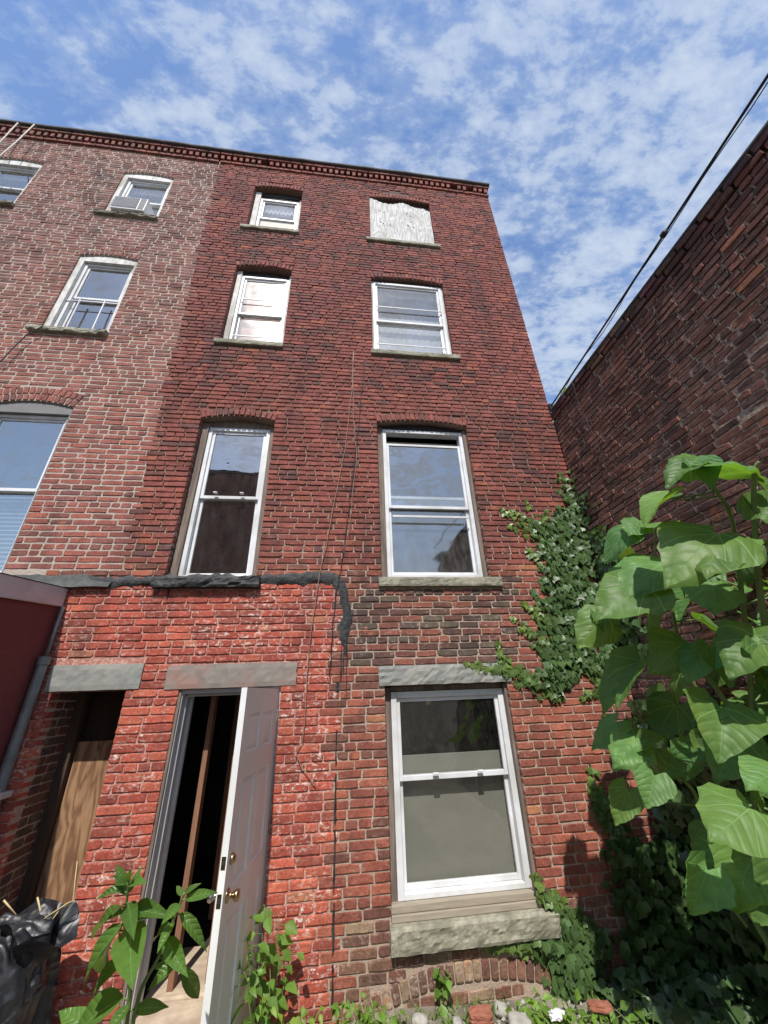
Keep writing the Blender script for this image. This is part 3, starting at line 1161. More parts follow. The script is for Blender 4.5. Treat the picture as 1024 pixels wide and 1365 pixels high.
# second floor
a3 = window(house, -1.525, -.84, 6.03, 7.50, .085, 6.70, .04, 'white window flashing in the sun', glass='glass_dull', rail=.03)
box_part('wood_jamb', 'peeling', house, (-1.60, -1.527, .07, .2, 6.008, 7.575), (-.838, -.803, .07, .2, 6.008, 7.575))
arch_board(OP['a3'], .10, .16, 7.502, 'black', house)
box_part('screen_rail', 'white', a3, (-1.48, -.885, .07, .082, 6.955, 6.975), (-1.48, -.885, .07, .082, 6.20, 6.22))
M['glare_pink'] = simple('glare_tinted_curtain', (.62, .44, .38), .85, .2, 4., (.66, .58, .54), .001)  # the pink of the sun's flare is put into the curtain's colour
box_part('curtain', 'glare_pink', a3, (-1.50, -.86, .22, .23, 6.0, 7.5))
b3 = window(house, .41, 1.497, 6.04, 7.585, .045, 6.73, .045, 'wide white window with lace inside the upper glass', glass='glass_dusty', rail=.03)
box_part('wood_jamb', 'peeling', house, (.388, .408, .05, .2, 6.017, 7.595), (1.499, 1.517, .05, .2, 6.017, 7.595))
arch_board(OP['b3'], .06, .13, 7.587, 'black', house)
box_part('screen_rail', 'white', b3, (.46, 1.45, .03, .044, 6.985, 7.003), (.46, 1.45, .03, .044, 6.20, 6.218))
scalloped(b3, .44, 1.47, 7.56, .12, .17, 17)
b_ = MB()
for i in range(41):
    t = i / 40
    for z in (6.06, 6.97):
        b_.v.append((.44 + 1.03 * t, .20 + .005 * math.sin(t * 70), z))
b_.f = [(i * 2, i * 2 + 2, i * 2 + 3, i * 2 + 1) for i in range(40)]
b_.build('curtain', M['cloth'], b3, True)
# top floor
a4 = window(house, -1.50, -.845, 8.625, 9.70, .10, 9.15, .04, 'small white top window with a scalloped curtain', rail=.028)
box_part('wood_jamb', 'peeling', house, (-1.598, -1.502, .075, .22, 8.603, 9.84), (-.843, -.79, .10, .22, 8.603, 9.84))
arch_board(OP['a4'], .10, .15, 9.78, 'black', house)
box_part('head_board', 'black', house, (-1.502, -.843, .11, .16, 9.702, 9.776))
scalloped(a4, -1.45, -.89, 9.67, .20, .19, 8)
box_part('roller_shade', 'shade', a4, (-1.46, -.885, .150, .156, 8.66, 9.13))


def boarded():
    b = MB()
    x0, x1, z0 = .398, 1.498, 8.628
    n = 60
    for y in (.012, .027):
        for i in range(n + 1):
            t = i / n
            x = x0 + (x1 - x0) * t
            zt = 9.965 - .14 * math.sin(min(1, t * 3.2) * 1.57) + .10 * math.exp(-((t - .55) / .13) ** 2) - .05 * t + .018 * abs(math.sin(t * 41)) + r_b.uniform(-.008, .008)
            if t > .93:
                zt -= .05
            b.v += [(x, y, z0), (x, y, min(zt, 9.99))]
    k = (n + 1) * 2
    for i in range(n):
        b.f += [(i * 2, i * 2 + 2, i * 2 + 3, i * 2 + 1), (k + i * 2 + 1, k + i * 2 + 3, k + i * 2 + 2, k + i * 2), (i * 2 + 1, i * 2 + 3, k + i * 2 + 3, k + i * 2 + 1)]
    b.f += [(0, 1, k + 1, k), (n * 2 + 1, n * 2, k + n * 2, k + n * 2 + 1)]
    o = b.build('window_board', M['ply_grey'], house)
    o['label'] = 'weathered whitish plywood sheet over the top right window'
    m = MB()
    for px, py in ((507, 281), (512, 283), (511, 298), (520, 300), (542, 285), (547, 288), (545, 301), (552, 303), (508, 296), (548, 296), (543, 300)):
        p = at_y(px, py, .01)
        m.lathe(p + Vector((0, .004, 0)), (0, -1, 0), [(0, .012), (.006, .012), (.008, .006)], 8)
    m.build('bolt_head', M['black'], o, kind='stuff')


r_b = random.Random(4)
boarded()
box_part('hole_dark_patch', 'black', house, (.55, 1.20, .0045, .0072, 10.14, 10.225), bevel=0)  # thin black sheet painting the dark of the hole where bricks fell out
# black inside behind the torn top of the board
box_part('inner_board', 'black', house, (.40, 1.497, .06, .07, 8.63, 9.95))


# ------------------------------------------------------------------ recess and doorway
box_part('plywood_panel', 'ply', house, (-2.155, -1.60, .40, .415, -.1, 1.575), label='brown plywood sheet closing the left recess')
M['darkbrown'] = simple('shade_dark_wood', (.060, .036, .024), .8, .3, 16., None, .002, stretch=(3, 3, .3))  # near-black brown: the recess's shade is put into the wood's colour
box_part('inner_board', 'darkbrown', house, (-2.6, -1.5, .60, .62, -.1, 2.3))  # dark sheet standing for the black void above the plywood
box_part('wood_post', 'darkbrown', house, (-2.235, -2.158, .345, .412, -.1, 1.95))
box_part('door_jamb', 'jamb', house, (-1.283, -1.255, .03, .28, .03, 1.938), (-.492, -.466, .03, .28, .03, 1.938), (-1.255, -.492, .03, .28, 1.905, 1.938),
         (-1.255, -1.238, .10, .15, .03, 1.905), (-1.255, -.492, .10, .15, 1.885, 1.904), (-1.255, -1.225, .20, .24, .03, 1.905))
box_part('door_casing', 'oldwood', house, (-1.284, -1.262, .012, .028, .03, 1.938))
box_part('door_step', 'sandstone', house, (-1.33, -.40, -.62, .30, -.06, .045), (-1.25, -.50, .302, .9, -.06, .06), bevel=.012)
for i, (x, y) in enumerate(((-1.10, .36), (-.86, .40), (-.64, .38), (-.62, 1.1), (-1.1, 1.3))):
    b_ = MB()
    b_.box(x - .02, x + .02, y, y + .09, .06, 2.42)
    b_.build('wall_stud', M['stud'], house)


def front_door():
    """six-panel slab hung at the right jamb and swung out past a right angle"""
    hinge = Vector((-.500, .012, .045))
    ang = math.radians(96.5)
    ax = Vector((-math.cos(ang), 0, 0)) + Vector((0, -math.sin(ang), 0))      # closed it points to -x
    ax = Vector((-math.cos(ang - math.pi) * 1, 0, 0)) if False else Vector((-math.cos(ang), -math.sin(ang), 0))
    ax = Vector((-.122, -.9925, 0)).normalized()
    nz = Vector((0, 0, 1))
    nn = ax.cross(nz)                                                          # thickness direction
    if nn.x < 0:
        nn = -nn                                                               # the face seen from the right
    Wd, Ht, T = .80, 1.875, .037
    bm = bmesh.new()
    us = [0, .115, .36, .44, .685, Wd]
    zs = [0, .22, .72, .86, 1.36, 1.50, 1.72, Ht]
    grid = {}
    for side in (0, 1):
        for j, z in enumerate(zs):
            for i, u in enumerate(us):
                p = hinge + ax * u + nz * z + nn * (T / 2 if side else -T / 2)
                grid[side, i, j] = bm.verts.new(p)
    panels = []
    for side in (0, 1):
        for j in range(len(zs) - 1):
            for i in range(len(us) - 1):
                q = [grid[side, i, j], grid[side, i + 1, j], grid[side, i + 1, j + 1], grid[side, i, j + 1]]
                f = bm.faces.new(q if side else q[::-1])
                if i in (1, 3) and j in (1, 3, 5):
                    panels.append(f)
    nI, nJ = len(us) - 1, len(zs) - 1
    for i in range(nI):
        bm.faces.new([grid[0, i, 0], grid[1, i, 0], grid[1, i + 1, 0], grid[0, i + 1, 0]])
        bm.faces.new([grid[0, i + 1, nJ], grid[1, i + 1, nJ], grid[1, i, nJ], grid[0, i, nJ]])
    for j in range(nJ):
        bm.faces.new([grid[0, 0, j + 1], grid[1, 0, j + 1], grid[1, 0, j], grid[0, 0, j]])
        bm.faces.new([grid[0, nI, j], grid[1, nI, j], grid[1, nI, j + 1], grid[0, nI, j + 1]])
    bmesh.ops.recalc_face_normals(bm, faces=bm.faces)
    bmesh.ops.inset_individual(bm, faces=panels, thickness=.016, depth=-.013)
    bmesh.ops.inset_individual(bm, faces=panels, thickness=.006, depth=0)
    bmesh.ops.inset_individual(bm, faces=panels, thickness=.03, depth=.010)
    me = bpy.data.meshes.new('door')
    bm.to_mesh(me)
    bm.free()
    me.materials.append(M['door'])
    d = bpy.data.objects.new('door', me)
    COL.objects.link(d)
    attach(d, house)
    d['label'] = 'white six panel door standing wide open'
    P = lambda u, z, n: hinge + ax * u + nz * z + nn * n
    for s, mt in ((1, 'brass'), (-1, 'chrome')):
        b = MB()
        b.lathe(P(.735, .845, s * T / 2), nn * s, [(0, .031), (.006, .031), (.009, .013), (.032, .012), (.040, .022), (.052, .028), (.064, .024), (.069, .010)])
        b.build('knob', M[mt], d, True)
    b = MB()
    b.lathe(P(.735, 1.0, T / 2), nn, [(0, .026), (.010, .025), (.022, .018), (.025, .012)])
    b.build('deadbolt', M['brass'], d, True)
    for z in (.845, 1.0):
        b = MB()
        b.obox(P(Wd + .001, z, 0), ax * .0015, nz * .028, nn * .012)
        q = b.build('latch_plate', M['brass'], d)
        b = MB()
        b.obox(P(Wd + .003, z, 0), ax * .0025, nz * .009, nn * .007)
        b.build('latch_bolt', M['black'], d)
    for z in (.2, .95, 1.68):
        b = MB()
        b.tube([P(-.004, z - .045, T / 2), P(-.004, z + .045, T / 2)], .007, 8)
        b.build('hinge', M['chrome'], d)


front_door()


# tar band above the painted storey
def tar_band():
    path = [(-2.47, 2.84, .055), (-2.3, 2.842, .05), (-1.95, 2.84, .04), (-1.7, 2.842, .05), (-1.66, 2.85, .045), (-.74, 2.86, .05), (-.6, 2.862, .055), (-.3, 2.87, .05), (-.05, 2.868, .05), (.02, 2.80, .045),
            (.06, 2.70, .04), (.075, 2.6, .035), (.085, 2.5, .045), (.06, 2.42, .05), (.065, 2.33, .04), (.07, 2.24, .018), (.072, 2.17, .006)]
    pts = []
    for (a, b_, w), (c, d, w2) in zip(path, path[1:]):
        n = max(1, int(math.hypot(c - a, d - b_) / .035))
        for i in range(n):
            t = i / n
            pts.append((a + (c - a) * t, b_ + (d - b_) * t, w + (w2 - w) * t))
    pts.append(path[-1])
    b = MB()
    r = random.Random(6)
    for i, (x, z, w) in enumerate(pts):
        q = pts[min(i + 1, len(pts) - 1)]
        p = pts[max(i - 1, 0)]
        d = Vector((q[0] - p[0], 0, q[1] - p[1])).normalized()
        nrm = Vector((-d.z, 0, d.x))
        if nrm.z < 0 and abs(d.x) > .5:
            nrm = -nrm
        for s in (-1, -.55, .05, .6, 1):
            ww = w * (1 + noise.noise(Vector((x * 5, z * 5, s * 3))) * .55 + noise.noise(Vector((x * 19, z * 19, s * 5))) * .5 + r.uniform(-.18, .25))
            k = Vector((x, 0, z)) + nrm * (s * ww)
            th = .003 + .008 * max(0, noise.noise(Vector((x * 9, z * 9, s * 4)))) + (.003 if z > 2.8 else 0)
            b.v.append((k.x, -.006 - th + .006 * noise.noise(Vector((x * 40, z * 40, s * 7))) if abs(s) < 1 else -.001, k.z))
    for i in range(len(pts) - 1):
        for j in range(4):
            b.f.append((i * 5 + j, i * 5 + j + 1, i * 5 + j + 6, i * 5 + j + 5))
    b.build('tar_band', M['tar'], house, True)['label'] = 'uneven black tar band above the painted storey'
    for x, z0, z1, w in ((.035, 2.25, 1.95, .006), (.085, 2.2, 1.8, .004), (.055, 2.22, 2.02, .005), (-1.53, 2.8, 2.66, .006), (-1.62, 2.8, 2.7, .005), (.005, 1.95, 1.88, .014),
                         (.008, 1.60, 1.35, .007), (.01, 1.30, .98, .008), (.012, .95, .60, .006), (.014, .56, .30, .007), (.016, .26, .05, .006)):
        b = MB()
        n = 8
        for i in range(n + 1):
            z = z0 + (z1 - z0) * i / n
            ww = w * (1 + r.uniform(-.5, .5)) * (1 if i < n else .3)
            xx = x + r.uniform(-.003, .003)
            b.v += [(xx - ww, -.004, z), (xx, -.0095, z), (xx + ww, -.004, z)]
        for i in range(n):
            for j in range(2):
                b.f.append((i * 3 + j, i * 3 + j + 1, i * 3 + j + 4, i * 3 + j + 3))
        b.build('tar_drip', M['tar'], house)


tar_band()

# ------------------------------------------------------------------ the paler house on the left
house_l = thing('row_house', (-5, 0, 0), 'paler brick row house on the left with thick light mortar joints', 'house')
rl = random.Random(31)


wall_l = core('wall', M['mortar_pale'], 0, 0, 0, 0, list(OPN.values()), .004, house_l,
              left=[(-7.2, -.15), (-2.6, -.15), (-2.6, 2.93), (-1.985, 2.93), (-2.29, 10.56), (-7.2, 10.56)])
place_bricks(bricks_l, FACADE, wall_l, rl)
cornice(-7.0, -2.30, house_l, random.Random(15), lambda x, z, r: tuple(k * r.uniform(.85, 1.1) for k in (.215, .085, .07)) + (.15,))
body(house_l, -7.2, -2.603, None, [.0, 2.62, 5.75, 8.35])
for x0, x1, z0, z1 in SILL_L.values():
    stone_block('window_sill', x0, x1, z0, z1, .05, M['stone'], house_l, .012, seed=x0 + z1, depth=.2)


def pale_window(key, mid, label, trim='peeling', glass='glass', tw=.075):
    o = OPN[key]
    zt = o.zs - .01
    b = MB()
    b.box(o.x0 + .003, o.x0 + tw, .02, .12, o.z0 + .002, o.zs)
    b.box(o.x1 - tw * .6, o.x1 - .003, .02, .12, o.z0 + .002, o.zs)
    b.build('window_trim', M[trim], house_l, bevel=.005)
    arch_board(o, .022, .11, zt - .075, trim, house_l)
    return window(house_l, o.x0 + tw + .002, o.x1 - tw * .6 - .002, o.z0 + .01, zt - .078, .06, mid, .035, label, glass=glass, rail=.028)


n4 = pale_window('n4', 9.13, 'white window with a cooling unit in its lower half')
n3 = pale_window('n3', 6.71, 'white window with thin guard bars in its lower half')
box_part('guard_bar', 'zinc', n3, (-3.47, -3.455, .045, .058, 6.03, 6.66), label=None, bevel=0)
box_part('guard_bar', 'zinc', n3, (-3.17, -3.155, .045, .058, 6.03, 6.66), bevel=0)
box_part('guard_bar', 'zinc', n3, (-3.62, -2.99, .044, .05, 6.60, 6.615), bevel=0)
n2 = pale_window('n2', 3.80, 'grey trimmed window with dark blinds in its lower half', 'taupe', tw=.05)
n4l = pale_window('n4l', 9.12, 'top window at the left edge of the picture')
pale_window('n3l', 6.7, None)
pale_window('n2l', 3.8, None, 'taupe')
for w_, (x0, x1, z0, z1), st in ((n2, (-3.72, -3.0, 2.95, 3.77), .045), (n3, (-3.6, -3.0, 6.05, 6.66), .04)):
    z = z0
    bb = MB()
    while z < z1:
        q = MB()
        q.add([(x0, .20, z), (x1, .20, z), (x1, .225, z + .028), (x0, .225, z + .028)], [(0, 1, 2, 3)])
        q.build('blind_slat', M['blind'], w_)
        z += st
scalloped(n4, -3.6, -3.0, 9.66, .12, .17, 9)
scalloped(n4l, -5.6, -4.98, 9.64, .10, .17, 9)

# cooling unit in the top window
ac = thing('air_conditioner', (-3.33, -.02, 8.562), 'white window air conditioner in the top left window', 'air conditioner')
b = MB()
b.box(-3.565, -3.085, -.09, .30, 8.575, 8.90)
ac_b = b.build('casing', M['ac'], ac, bevel=.012)
b = MB()
b.box(-3.548, -3.20, -.0935, -.091, 8.60, 8.88)
b.build('grille_back', M['ac_dark'], ac_b)
for i in range(9):
    b = MB()
    z = 8.61 + i * .030
    b.add([(-3.553, -.0945, z), (-3.202, -.0945, z), (-3.202, -.101, z + .009), (-3.553, -.101, z + .009), (-3.553, -.0945, z + .013), (-3.202, -.0945, z + .013)],
          [(0, 1, 2, 3), (3, 2, 5, 4)])
    b.build('louvre', M['ac'], ac_b)
b = MB()
b.box(-3.18, -3.10, -.0945, -.0915, 8.60, 8.88)
b.build('side_grille', M['ac_dark'], ac_b)

# ------------------------------------------------------------------ lean-to on the left with its grey fascia and downpipe
lean = thing('lean_to', (-3.5, -1.6, 0), 'dark red lean-to at the left edge with a grey metal fascia', 'extension')
XE = -2.385
zt = lambda y: 2.775 + .1 * y
b = MB()
yb = -3.3
b.add([(XE, .0, -.1), (XE, yb, -.1), (XE, yb, zt(yb) - .13), (XE, 0, zt(0) - .13), (-5.2, 0, -.1), (-5.2, yb, -.1), (-5.2, yb, zt(yb) - .13), (-5.2, 0, zt(0) - .13)],
      [(0, 3, 2, 1), (4, 5, 6, 7), (1, 2, 6, 5), (3, 7, 6, 2)])
b.build('wall', M['darkred'], lean)
b = MB()
for x0, x1 in ((XE - .01, XE + .022),):
    b.add([(x0, -.012, zt(0) - .155), (x1, -.012, zt(0) - .155), (x1, yb, zt(yb) - .155), (x0, yb, zt(yb) - .155),
           (x0, -.012, zt(0)), (x1, -.012, zt(0)), (x1, yb, zt(yb)), (x0, yb, zt(yb))],
          [(0, 3, 2, 1), (4, 5, 6, 7), (0, 1, 5, 4), (1, 2, 6, 5), (2, 3, 7, 6), (3, 0, 4, 7)])
fa = b.build('fascia', M['zinc'], lean, bevel=.004)
b = MB()
b.add([(XE + .024, -.012, zt(0) - .158), (XE + .024, yb, zt(yb) - .158), (XE + .03, yb, zt(yb) - .150), (XE + .03, -.012, zt(0) - .150)], [(0, 1, 2, 3)])
b.build('drip_edge', M['white'], fa)
b = MB()
b.add([(XE + .03, 0, zt(0) + .004), (XE + .03, yb, zt(yb) + .004), (-5.2, yb, zt(yb) + .01), (-5.2, 0, zt(0) + .03)], [(0, 1, 2, 3)])
b.build('roof', M['roof'], lean)
# grey flashing where the roof meets the house
b = MB()
rr = random.Random(2)
n = 16
for i in range(n + 1):
    x = -2.95 + .92 * i / n
    top = 2.90 + .0 * x - (.05 if i > 12 else 0) + rr.uniform(-.008, .008)
    b.v += [(x, -.010, top), (x, -.022 - rr.uniform(0, .006), (top + 2.79) / 2), (x, -.05, 2.782 + rr.uniform(-.005, .005))]
for i in range(n):
    for j in range(2):
        b.f.append((i * 3 + j, i * 3 + j + 1, i * 3 + j + 4, i * 3 + j + 3))
b.build('flashing', M['flash'], lean)
b = MB()
px_ = -2.315
b.tube([(-2.345, -.035, 2.61), (-2.345, -.03, 2.16)], .014, 8)
pipe_top = b.build('thin_pipe', M['pipe'], lean, True)
b = MB()
b.lathe((-2.335, -.055, -.1), (0, 0, 1), [(0, .036), (1.30, .036), (1.302, .041), (1.33, .041), (1.332, .036), (1.62, .036), (1.622, .040), (1.64, .040), (1.642, .036), (2.25, .036), (2.252, .043), (2.31, .043), (2.312, .02)], 14)
dp = b.build('downpipe', M['pipe'], lean, False)
b = MB()
b.box(-2.395, -2.275, -.11, -.0, 1.285, 1.325)
b.box(-2.36, -2.30, -.13, -.09, 1.25, 1.35)
b.build('bracket', M['zinc'], dp, bevel=.006)

# ------------------------------------------------------------------ brick wall on the right
XW = 2.735
side = thing('brick_wall', (XW + .15, -2.5, 0), 'tall dark brick wall running along the right side', 'wall')
SIDE = (Vector((XW, 0, 0)), Vector((0, -1, 0)), Vector((0, 0, 1)))
rs = random.Random(41)


def col_side(u, v, r):
    c = r.choice([(.20, .092, .070), (.175, .084, .066), (.22, .10, .077), (.15, .075, .062), (.19, .085, .062), (.12, .066, .055)])
    t = r.random()
    if t < .012:
        c = (.30, .13, .08)
    elif t < .15:
        c = (.12, .065, .055)
    m = r.uniform(.8, 1.15)
    return (c[0] * m, c[1] * m, c[2] * m, .12)


sc_ = core('wall', M['mortar_side'], 0, 6.2, -.15, 4.97, [], .010, side, SIDE)
bs_ = lay(lambda z: .0, lambda z: 5.4, -.12, 82, HC, [], col_side, rs, joint=.0115, proud=lambda u, v: .004)
bs_ = [(u, v + noise.noise(Vector((u * .5, v * .4, 7))) * .012, L, H, a + .01 * noise.noise(Vector((u, v, 2))), p + rs.gauss(0, .003) + .012 * noise.noise(Vector((u * .7, v * .7, 1))), c) for u, v, L, H, a, p, c in bs_ if v < 4.945]
place_bricks(bs_, SIDE, sc_, rs, jit=.0034, skip=lambda x, y: y > 640 + (x < 880) * 60)
b = MB()
b.box(XW + .012, XW + .31, -6.2, 8., -.15, 4.97)
b.build('wall_body', M['mortar_side'], side)
cp = []
x = 0
for k, (z, p) in enumerate(((5.0, .018), (5.06, .026))):
    u = -.05 * k
    while u < 5.6:
        L = .203
        c = tuple(q * rs.uniform(.5, .9) for q in (.16, .085, .07)) + (.1,)
        cp.append((u + L / 2, z + rs.gauss(0, .004), L - .006, .058, rs.gauss(0, .012), p + rs.gauss(0, .004), c))
        u += L + .008
place_bricks(cp, SIDE, sc_, rs, jit=.004, limit=60)
b = MB()
n = 60
for i in range(n + 1):
    y = -6.2 * i / n
    q = noise.noise(Vector((y * 3, 0, 0))) * .012
    for x, z in ((XW - .02 + q, 5.088), (XW - .032 + q, 5.10), (XW - .028 + q, 5.118 + q), (XW + .32, 5.14)):
        b.v.append((x, y, z))
for i in range(n):
    for j in range(3):
        b.f.append((i * 4 + j, i * 4 + j + 1, i * 4 + j + 5, i * 4 + j + 4))
b.build('coping', M['roof'], side)
#PART2
# ------------------------------------------------------------------ leaves
def orient(along, normal):
    a = along.normalized()
    n = (normal - a * normal.dot(a))
    if n.length < 1e-4:
        n = a.orthogonal()
    n.normalize()
    return a.cross(n), a, n


def leaf_matrix(base, along, normal, length, width):
    x, a, n = orient(along, normal)
    return Matrix(((x.x * width, a.x * length, n.x * length, base.x), (x.y * width, a.y * length, n.y * length, base.y),
                   (x.z * width, a.z * length, n.z * length, base.z), (0, 0, 0, 1)))


def blade(profile, cols, notch, fold, droop, wave, teeth, seed, curl=0.):
    """leaf of unit length: rows of (position along, half width); v runs across"""
    r = random.Random(seed)
    V_, F_, UV = [], [], []
    m = len(cols)
    for k, (y, w) in enumerate(profile):
        tl, trr = r.uniform(-teeth, teeth), r.uniform(-teeth, teeth)
        for c in cols:
            av = abs(c)
            ww = w * (1 + ((tl if c < 0 else trr) if av > .9 else 0))
            yy = y - notch * max(0, 1 - y * 2.2) ** 2 * av ** .8
            if av > .9 and k % 2 == 1:
                yy += teeth * .25
            z = fold * av * w - droop * y * y - curl * av * av * w + wave * noise.noise(Vector((c * 1.7, y * 3.3, seed * 1.7))) * (.3 + av)
            V_.append((c * ww, yy, z))
            UV.append((.5 + c * w, y))
    for k in range(len(profile) - 1):
        for i in range(m - 1):
            a = k * m + i
            F_.append((a, a + 1, a + m + 1, a + m))
    return V_, F_, UV


def leaf_mesh(name, mat, data, tint=(1, 1, 1, 1)):
    b = MB()
    b.add(data[0], data[1], tint, data[2])
    return b.mesh(name, M[mat], True)


BIG_PROF = [(0, .26), (.05, .43), (.12, .55), (.20, .60), (.28, .595), (.36, .53), (.46, .465), (.56, .40), (.66, .32), (.76, .23), (.87, .12), (.95, .05), (1., .004)]
BIG = [leaf_mesh('leaf', 'bigleaf', blade(BIG_PROF, (-1, -.75, -.5, -.25, 0, .25, .5, .75, 1), .27, f, d, w, .09, i, c)) for i, (f, d, w, c) in
       enumerate(((.16, .16, .08, 0.), (.30, .30, .10, .1), (-.06, .12, .09, .15), (.46, .34, .08, 0.), (-.15, .34, .13, .25), (.22, .05, .14, -.2), (.10, .42, .12, .1), (.36, .10, .07, -.1)))]
LONG_PROF = [(0, .02), (.1, .13), (.25, .205), (.4, .225), (.55, .20), (.7, .15), (.85, .08), (1., .004)]
LONG = [leaf_mesh('leaf', 'weedleaf', blade(LONG_PROF, (-1, -.5, 0, .5, 1), 0, f, d, w, .03, i + 20)) for i, (f, d, w) in
        enumerate(((.35, .20, .03), (.5, .42, .03), (.25, .10, .04), (.45, .6, .03)))]
SMALL_PROF = [(0, .03), (.2, .26), (.42, .30), (.7, .17), (1., .004)]
SMALL = [leaf_mesh('leaf', 'smallleaf', blade(SMALL_PROF, (-1, 0, 1), 0, f, d, w, .1, i + 40)) for i, (f, d, w) in enumerate(((.4, .2, .05), (.3, .45, .05), (.55, .1, .05)))]
GV_PROF = [(0, .24), (.12, .46), (.28, .46), (.40, .56), (.52, .36), (.66, .33), (.82, .18), (1., .004)]
GVINE = [leaf_mesh('leaf', 'gvine', blade(GV_PROF, (-1, -.5, 0, .5, 1), .2, f, d, .06, .12, i + 60)) for i, (f, d) in enumerate(((.2, .2), (.3, .1), (.1, .3)))]


def ivy_shape(seed):
    r = random.Random(seed)
    j = lambda: r.uniform(-.05, .05)
    f = r.uniform(.12, .3)
    dr = r.uniform(.08, .3)
    P = [(0, 0), (0, .5), (0, 1.05 + j())]
    Lf = [(-.30 + j(), -.10), (-.56 + j(), .16 + j()), (-.60 + j(), .46 + j()), (-.30 + j(), .58 + j())]
    Rt_ = [(.30 + j(), -.10), (.56 + j(), .16 + j()), (.60 + j(), .46 + j()), (.30 + j(), .58 + j())]
    v = [(x, y, abs(x) * f - dr * y * y) for x, y in P + Lf + Rt_]
    fc = [(0, 1, 5, 4), (0, 4, 3), (1, 6, 5), (1, 2, 6), (0, 8, 9, 1), (0, 7, 8), (1, 9, 10), (1, 10, 2)]
    return v, fc


IVY_RAW = [ivy_shape(i) for i in range(6)]
IVY = []
for v_, f_ in IVY_RAW:
    b = MB()
    b.add(v_, f_, (1, 1, 1, 1))
    IVY.append(b.mesh('leaf', M['ivyleaf'], True))


def ivy_plant(root, leaves, r, limit=300):
    """leaves: list of (P, along, normal, size, tint). The largest in the picture become parts"""
    sc = []
    for i, (P, a, n, s, t) in enumerate(leaves):
        d = P - CAM
        q = proj(P)
        sc.append((s / d.length if q and 0 < q[0] < 1024 and 0 < q[1] < 1365 else 0, i))
    best = {i for v, i in sorted(sc, reverse=True)[:limit] if v > 0}
    rest = MB()
    for i, (P, a, n, s, t) in enumerate(leaves):
        m4 = leaf_matrix(P, a, n, s, s * r.uniform(.85, 1.1))
        k = r.randrange(6)
        if i in best:
            instance(IVY[k], 'leaf', m4, root, t)
        else:
            v, f = IVY_RAW[k]
            rest.add([m4 @ Vector(p) for p in v], f, t)
    if rest.v:
        o = rest.build('foliage', M['ivyleaf'], root, True, kind='stuff')
        o.color = (1, 1, 1, 1)


def ivy_on_facade(paths, r, dens, size, leaves, thick=.06, xmax=2.70):
    for path in paths:
        for (x0, y0, r0), (x1, y1, r1) in zip(path, path[1:]):
            n = int(math.hypot(x1 - x0, y1 - y0) * (r0 + r1) / dens) + 1
            for _ in range(n):
                t = r.random()
                rad = r0 + (r1 - r0) * t
                g = max(-1.25, min(1.25, r.gauss(0, .55)))
                nx, ny = -(y1 - y0), x1 - x0
                l = math.hypot(nx, ny) or 1
                px, py = x0 + (x1 - x0) * t + nx / l * g * rad, y0 + (y1 - y0) * t + ny / l * g * rad
                off = .012 + thick * (1 - min(1, abs(g))) * min(1, rad / 35) * r.uniform(.4, 1.1)
                P = at_y(px, py, -off)
                N0 = Vector((0, -1, 0))
                if P.x > xmax:
                    P = at_x(px, py, XW - off)
                    N0 = Vector((-1, -.1, 0))
                k = min(1, rad / 22)
                s = size * r.uniform(.65, 1.15) * (.55 + .45 * k)
                al = Vector((0, 0, -1)) + Vector((r.gauss(0, .4), r.gauss(0, .15) - .1, r.gauss(0, .15)))
                no = N0 * .8 + Vector((0, 0, .55)) + Vector((r.gauss(0, .18), r.gauss(0, .15), r.gauss(0, .16)))
                young = max(0, 1 - rad / 15) * r.uniform(.3, 1.3)
                m = r.uniform(.7, 1.3)
                leaves.append((P, al, no, s, (m * (1 + 1.7 * young), m * (1 + 1.15 * young), m * (1 + .2 * young), 1)))


ri = random.Random(77)
IVY_PATHS = [
    [(750, 628, 9), (758, 655, 14), (765, 680, 26), (752, 715, 38), (758, 760, 40), (764, 800, 38), (762, 840, 38), (745, 880, 30), (742, 915, 16), (735, 928, 8)],
    [(668, 678, 4), (690, 688, 8), (712, 700, 12), (740, 722, 22)],
    [(676, 696, 3), (700, 706, 6), (718, 718, 10), (735, 740, 16)],
    [(702, 663, 3), (703, 680, 5)], [(730, 676, 4), (722, 690, 6), (735, 700, 12)],
    [(704, 731, 3), (718, 748, 7), (735, 765, 14)],
    [(697, 800, 3), (714, 815, 6), (738, 832, 12)], [(683, 822, 3), (700, 838, 6), (722, 856, 9), (742, 868, 15)],
    [(622, 884, 4), (650, 889, 7), (675, 893, 9), (700, 903, 11), (728, 914, 13)], [(662, 853, 4), (668, 870, 6), (676, 890, 8)],
    [(768, 870, 16), (790, 885, 14), (805, 905, 12), (795, 925, 9), (775, 927, 5)],
    [(792, 702, 10), (805, 740, 25), (818, 790, 34), (822, 840, 34), (815, 885, 26)],
]
ivy = thing('ivy', (2.45, -.02, 0), 'big glossy ivy climbing the house wall up the inner corner', 'ivy')
lv = []
ivy_on_facade(IVY_PATHS, ri, 25., .080, lv)
ivy_plant(ivy, lv, ri)
b = MB()
for path in IVY_PATHS:
    b.tube([at_y(x, y, -.012) for x, y, r_ in path], .006, 5)
b.tube([at_y(764, 800, -.012), Vector((2.66, -.014, 2.2)), Vector((2.69, -.014, 1.1)), Vector((2.68, -.02, 0))], .010, 5)
b.build('vine_stem', M['vine'], ivy, kind='stuff')

